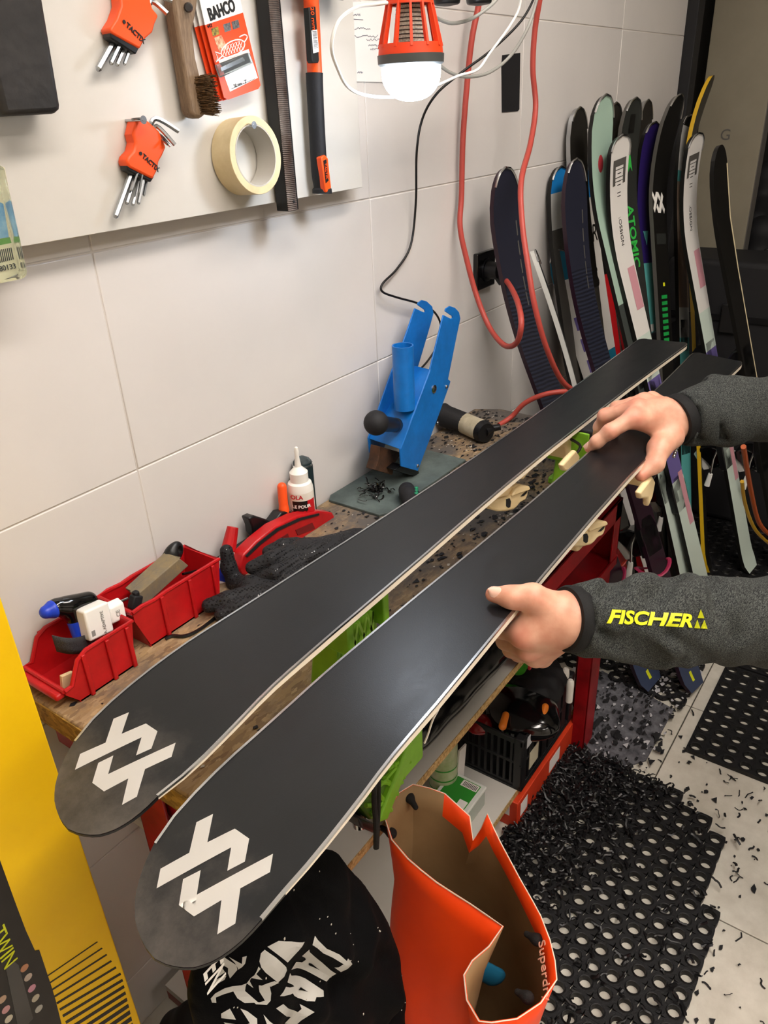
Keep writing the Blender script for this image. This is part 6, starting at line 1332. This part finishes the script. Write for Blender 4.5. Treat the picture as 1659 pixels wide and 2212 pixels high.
# ---- left hand: thumb on the base, fingers curled under the ski edge
def D(px, py, d): return V(P(px, py, d=d))
lw = D(1238, 1336, .868)
lh = []
thumb = [D(1188, 1318, .862), D(1150, 1292, .852), D(1105, 1290, .853), D(1066, 1284, .8600)]
lh += chain(thumb, [.019, .0150, .0115, .0090], .010)
mc = [D(1128, 1372, .868), D(1140, 1402, .888), D(1156, 1418, .908), D(1172, 1420, .925)]
for i, m_ in enumerate(mc): lh += [cone(lw + (m_ - lw) * .12, m_, .021 - .001 * i, .0138 - .0008 * i, .016)]
lh += [cone(lw, D(1150, 1362, .872), .030, .018, .012), cone(D(1260, 1336, .872), lw, .029, .030, .01), cone(D(1185, 1310, .862), D(1135, 1362, .866), .016, .013, .012)]
fz = [(1084, 1358, .900, .895), (1092, 1384, .925, .905), (1104, 1402, .945, .915), (1120, 1412, .960, .925)]
for i, (a, b, d1, d2) in enumerate(fz):
    p1 = V(P(a, b, d=d1)); p1[2] = min(p1[2], .9755 - .0); end = V((mc[i][0] + .012 + .012 * i, .36 - .004 * i, .9755)); end[2] = .976 - .0
    p1 = V((p1[0], max(p1[1], .312), min(p1[2], .9735)))
    lh += chain([mc[i], p1, (p1 + end) / 2 + V((0, 0, -.001)), end], [.0130 - .0007 * i, .0112 - .0006 * i, .0098 - .0005 * i, .0082 - .0005 * i], .006)
hL = build(blob(lh, .0016), 'hand', 'skin', per, smooth=80, label='left hand, thumb on the ski base')
def nail(parent, tip, prev, nrm, r):
    d = (V(tip) - V(prev)); d /= np.linalg.norm(d); n = V(nrm) / np.linalg.norm(nrm); n = n - d * (n @ d); n /= np.linalg.norm(n); sdir = np.cross(d, n)
    M_ = Matrix(((d[0], sdir[0], n[0], tip[0]), (d[1], sdir[1], n[1], tip[1]), (d[2], sdir[2], n[2], tip[2]), (0, 0, 0, 1)))
    mb = MB(); mb.grid(lambda u, v: tuple(M_ @ Vector(((u - .5) * r * 1.7, math.sin((v - .5) * 2.0) * r * .78 * math.sqrt(max(.05, 1 - abs(2 * u - 1.0) ** 4)), r * 1.05 * math.cos((v - .5) * 2.0) - r * .02))), 9, 9)
    return build(mb, 'nail', 'nail', parent, smooth=60)
nail(hL, thumb[3] + (thumb[2] - thumb[3]) * .22, thumb[2], V((-.40, -.25, .9)), .0112)
# ---- right hand: over the top, fingers on the far edge, thumb round the near edge
rw_ = D(1472, 902, 1.245); rh = []
def Fz(px, py, z): return V(P(px, py, z=z))
mcr = [Fz(1368, 902, 1.052), Fz(1377, 880, 1.060), Fz(1392, 866, 1.054), Fz(1408, 862, 1.044)]
for i, m_ in enumerate(mcr): rh += [cone(rw_ + (m_ - rw_) * .15, m_, .022 - .0012 * i, .0145 - .0008 * i, .018)]
idx = [mcr[0], Fz(1318, 932, 1.034), Fz(1290, 954, 1.016), Fz(1273, 968, 1.000)]
mid = [mcr[1], Fz(1308, 898, 1.038), Fz(1296, 922, 1.012), Fz(1290, 940, .990)]
rng = [mcr[2], Fz(1332, 882, 1.036), Fz(1322, 902, 1.010), Fz(1318, 918, .988)]
pky = [mcr[3], Fz(1362, 872, 1.030), Fz(1352, 886, 1.008), Fz(1348, 898, .990)]
for c, s in ((idx, 1.0), (mid, 1.0), (rng, .95), (pky, .85)): rh += chain(c, [.0135 * s, .0115 * s, .0100 * s, .0078 * s], .007)
th_ = [D(1448, 942, 1.225), D(1424, 968, 1.205), D(1414, 1002, 1.190), D(1385, 1026, 1.185)]
rh += chain(th_, [.022, .0165, .0130, .0100], .012)
rh += [cone(D(1435, 925, 1.23), Fz(1375, 908, 1.045), .018, .012, .014), cone(D(1490, 905, 1.25), rw_, .029, .030, .012), cone(rw_, D(1420, 895, 1.24), .028, .022, .015)]
hR = build(blob(rh, .0017), 'hand', 'skin', per, smooth=80, label='right hand gripping over the ski')
nail(hR, idx[3] + (idx[2] - idx[3]) * .2, idx[2], V((-.5, .3, .8)), .0096)
# ruddy knuckles
def flush(points, org):
    nt = FL['nt']; prev = None
    for p, rad in points:
        d = nt.nodes.new('ShaderNodeVectorMath'); d.operation = 'DISTANCE'; nt.links.new(FL['tc'].outputs['Object'], d.inputs[0]); d.inputs[1].default_value = tuple(V(p) - V(org))
        mr = nt.nodes.new('ShaderNodeMapRange'); mr.interpolation_type = 'SMOOTHSTEP'; mr.inputs[1].default_value = rad; mr.inputs[2].default_value = rad * .25; nt.links.new(d.outputs['Value'], mr.inputs[0])
        if prev is None: prev = mr.outputs[0]
        else:
            mx = nt.nodes.new('ShaderNodeMath'); mx.operation = 'MAXIMUM'; nt.links.new(prev, mx.inputs[0]); nt.links.new(mr.outputs[0], mx.inputs[1]); prev = mx.outputs[0]
    ml = nt.nodes.new('ShaderNodeMath'); ml.operation = 'MULTIPLY'; ml.inputs[1].default_value = .6; nt.links.new(prev, ml.inputs[0])
    mc_ = nt.nodes.new('ShaderNodeMix'); mc_.data_type = 'RGBA'; nt.links.new(ml.outputs[0], mc_.inputs[0]); nt.links.new(FL['col'].outputs[0], mc_.inputs[6]); mc_.inputs[7].default_value = rgb('#cf6a58'); nt.links.new(mc_.outputs[2], FL['b'].inputs['Base Color'])
flush([(mc[0], .026), (mc[1], .022), (mcr[0], .026), (mcr[1], .024), (idx[3], .016), (mid[1], .018), (idx[1], .016), (thumb[3], .015), (th_[3], .018)], ORG[per])
# bracelet
bw = rw_ + (D(1490, 905, 1.25) - rw_) * -.2
bl = MB()
ctr = D(1466, 948, 1.235); dirw = (D(1490, 905, 1.25) - D(1420, 895, 1.24)); dirw /= np.linalg.norm(dirw)
for k in range(9):
    p = D(1462 + 2 * k - 6, 985 - 6 * k, 1.222 + .003 * k); bl.sph(tuple(p), .0032, 8, 6)
build(bl, 'bracelet', 'steel', per, kind='stuff')
# ---- sleeves, cuffs, torso
def sleeve(pts, rs, seed, lab, creases, h=.0032):
    pts = [V(p) for p in pts]; pr = chain(pts, rs, .03); ph = seed
    ax = (pts[1] - pts[0]); ax /= np.linalg.norm(ax); o = pts[0]
    def wp(G):
        t = (G - o) @ ax; s1 = G @ V((.3, .9, .4)); s2 = G @ V((-.5, .2, .8))
        f = .0016 * np.sin(t * 70 + 4 * np.sin(s1 * 30 + ph)) + .0010 * np.sin(t * 150 + s2 * 90)
        for amp, wd, cps in creases:
            cp_ = [V(q) for q in cr(cps, 4)]; m_ = None
            for i in range(len(cp_) - 1):
                d = sd_cone(G, cp_[i], cp_[i + 1], 0, 0); m_ = d if m_ is None else np.minimum(m_, d)
            f = f + amp * np.exp(-(m_ / wd) ** 2) - amp * .45 * np.exp(-((m_ - wd * 2.0) / (wd * 1.2)) ** 2)
        return f
    return build(blob(pr, h, warp=wp, clip=lambda G: -((G - o) @ ax)), 'sleeve', 'heather', per, smooth=80, label=lab)
lE, rE = V((1.06, -.03, .93)), V((1.47, .03, 1.10)); lS, rS = V((1.17, -.36, 1.33)), V((1.56, -.28, 1.36))
l0, l1, l2 = D(1240, 1337, .867), D(1420, 1340, .910), D(1700, 1344, .975)
sL = sleeve([l0, l1, l2], [.0365, .046, .059], .4, 'grey heather left sleeve',
    [(.010, .010, [D(1335, 1252, .90), D(1324, 1275, .865), D(1314, 1292, .852)]), (.009, .009, [D(1296, 1362, .842), D(1350, 1398, .85), D(1420, 1432, .875)]), (.006, .008, [D(1355, 1372, .842), D(1400, 1396, .855), D(1475, 1428, .88)]),
     (.010, .013, [D(1455, 1250, .92), D(1432, 1278, .88), D(1412, 1292, .87)]), (.006, .008, [D(1440, 1368, .858), D(1500, 1408, .872), D(1530, 1440, .90)]), (.007, .010, [D(1525, 1255, .93), D(1552, 1300, .885), D(1575, 1345, .878), D(1590, 1375, .88)]), (.010, .010, [D(1300, 1408, .875), D(1312, 1436, .90)]), (.006, .010, [D(1290, 1262, .90), D(1275, 1300, .85), D(1272, 1340, .84)])])
r0, r1, r2 = D(1472, 903, 1.245), D(1575, 888, 1.268), D(1700, 882, 1.295)
sR = sleeve([r0, r1, r2], [.040, .048, .058], 2.1, 'grey heather right sleeve',
    [(.010, .010, [D(1512, 838, 1.27), D(1505, 870, 1.225), D(1504, 905, 1.215), D(1508, 940, 1.235)]), (.010, .010, [D(1528, 834, 1.26), D(1536, 860, 1.228), D(1548, 905, 1.22), D(1560, 940, 1.235)]), (.008, .010, [D(1565, 838, 1.26), D(1572, 880, 1.228), D(1580, 935, 1.24)]), (.004, .004, [D(1630, 825, 1.26), D(1620, 865, 1.23), D(1612, 905, 1.228), D(1606, 945, 1.245)])])
build(blob([cone(l2, lE, .058, .064, .03), cone(lE, lS, .064, .078, .03)], .008, pad=.03), 'upper_sleeve', 'heather', per, smooth=80)
build(blob([cone(r2, rE, .057, .064, .03), cone(rE, rS, .064, .078, .03)], .008, pad=.03), 'upper_sleeve', 'heather', per, smooth=80)
def cuff(c, nxt, r, lab):
    d = (nxt - c); d /= np.linalg.norm(d); M_ = frame(Vector(c - d * .006), Vector(np.cross(d, (0, 0, 1))), Vector((0, 0, 1)))
    z = Vector(d); x = z.cross(Vector((0, 0, 1))).normalized(); y = z.cross(x)
    M_ = Matrix(((x.x, y.x, z.x, c[0]), (x.y, y.y, z.y, c[1]), (x.z, y.z, z.z, c[2]), (0, 0, 0, 1)))
    prof = [(r - .006, -.009), (r + .0005, -.0095), (r + .0026, -.006), (r + .0026, .006), (r + .0005, .009), (r - .006, .009), (r - .006, -.009)]
    return build(MB().lathe(prof, 40, M_, closed=True), 'cuff', mat('cuff_black', '#070708', .8, bump=.3, bscale=600), per, smooth=60, label=lab)
cuff(D(1236, 1337, .866), D(1420, 1340, .910), .0352, 'black cuff of the left sleeve'); cuff(D(1466, 905, 1.243), D(1560, 868, 1.268), .0385, 'black cuff of the right sleeve')
# logo on the left sleeve
bvL = bvh_of(sL); tA, tB = D(1278, 1331, .846), D(1464, 1341, .88); toc = Vector(CAM) - Vector((tA + tB) / 2)
xd = Vector(tB - tA); yd = toc.cross(xd).normalized()
mid_ = Vector((tA + tB) / 2); LM = frame(mid_, xd, yd); wid = xd.length
lettering('FISCHER', LM, .0200, 'lime', per, name='logo_lettering', sx=1.42, shear=.28, bvh=bvL, off=.0022, bold=.0007, cut=.003)
def tri(cx, cy, s, inv=False):
    k = -1 if inv else 1; mb = MB(); mb.prism([(cx - s, cy - k * s * .85), (cx + s, cy - k * s * .85), (cx, cy + k * s * .85)], 0, .0001, LM); o = build(mb, 'logo_triangle', 'lime', per, smooth=0); og = ORG[o]; N = LM.to_3x3() @ Vector((0, 0, 1))
    def fn(c):
        h = bvL.ray_cast(c + og + N * .3, -N); return (h[0] + N * .0022 - og) if h[0] is not None else c
    conform(o.data, fn, .003)
tx = wid / 2 + .0125
for (a, b) in ((0, .0092), (-.0062, -.0022), (.0062, -.0022)): tri(tx + a, b, .0058)
# torso, head, legs (right of the frame)
tc_ = V((1.42, -.38, 1.15)); pel = V((1.36, -.36, .92)); nk = V((1.36, -.26, 1.46))
tor = [cone(pel, tc_ + [0, 0, .05], .15, .165, .05, ((0.5, 1, 0), .75)), cone(tc_ + [0, 0, .05], V((1.37, -.31, 1.33)), .165, .13, .05, ((.5, 1, 0), .75)), cone(lS, rS, .085, .085, .06), cone(V((1.37, -.3, 1.36)), nk, .075, .062, .04)]
build(blob(tor, .008, pad=.03), 'jacket', 'heather', per, smooth=80)
mat('trousers', '#1d1f26', .85)
legs = [cone(pel + [-.02, 0, -.02], pel + [.03, -.01, .03], .145, .14, .05, ((.5, 1, 0), .8))]
for hip, knee, ank in ((V((1.27, -.33, .86)), V((1.19, -.24, .48)), V((1.17, -.27, .1))), (V((1.47, -.39, .86)), V((1.5, -.32, .48)), V((1.53, -.38, .1)))):
    legs += [cone(hip, knee, .088, .068, .03), cone(knee, ank, .068, .052, .03)]
build(blob(legs, .008, pad=.03), 'trousers', 'trousers', per, smooth=80)
for ank in (V((1.17, -.27, .1)), V((1.53, -.38, .1))):
    build(blob([cone(ank + [0, 0, -.05], ank + [-.06, .12, -.065], .045, .035, .03), cone(ank, ank + [.01, -.02, -.055], .05, .042, .02), (None, lambda G: G[..., 2] - 0.002, [])], .005, pad=.02) if False else blob([cone(ank + [0, 0, -.052], ank + [-.06, .12, -.062], .044, .034, .03), cone(ank, ank + [.01, -.02, -.055], .05, .042, .02)], .005, pad=.02), 'shoe', 'black_matte', per, smooth=80)
hc = nk + V((-.01, .03, .155)); fd = V((-.45, .85, -.28)); fd /= np.linalg.norm(fd); sd_ = np.cross(fd, (0, 0, 1)); sd_ /= np.linalg.norm(sd_); ud = np.cross(sd_, fd)
hd = [ell(hc + ud * .02, (.078, .082, .10)), cone(hc - ud * .03 + fd * .03, hc - ud * .075 + fd * .045, .06, .04, .03), cone(nk + V((0, 0, -.01)), hc - ud * .05, .056, .058, .02), cone(hc + fd * .085, hc + fd * .10 - ud * .03, .009, .014, .012), cone(hc + fd * .088 - ud * .062 - sd_ * .016, hc + fd * .088 - ud * .062 + sd_ * .016, .008, .008, .008)]
for s in (-1, 1): hd += [cone(hc + sd_ * s * .078 - ud * .015, hc + sd_ * s * .084 + ud * .015, .010, .014, .008), ell(hc + fd * .076 + sd_ * s * .031 + ud * .002, (.014, .014, .010), .006)]
head = build(blob(hd, .004, pad=.02), 'head', 'skin', per, smooth=80)
for s in (-1, 1):
    e = hc + fd * .083 + sd_ * s * .031 + ud * .003; build(MB().sph(tuple(e), .0105, 14, 10), 'eye', 'white_plastic', head); build(MB().sph(tuple(e + fd * .006), .0058, 12, 8), 'iris', mat('iris', '#3a2a1c', .2), head)
build(blob([ell(hc + ud * .045 - fd * .018, (.086, .09, .088)), ell(hc - fd * .05, (.07, .07, .085), .03)], .004, pad=.02, warp=lambda G: .002 * np.sin(G[..., 0] * 300) * np.sin(G[..., 2] * 250)), 'hair', mat('hair_brown', '#3a281b', .7), per, smooth=80)
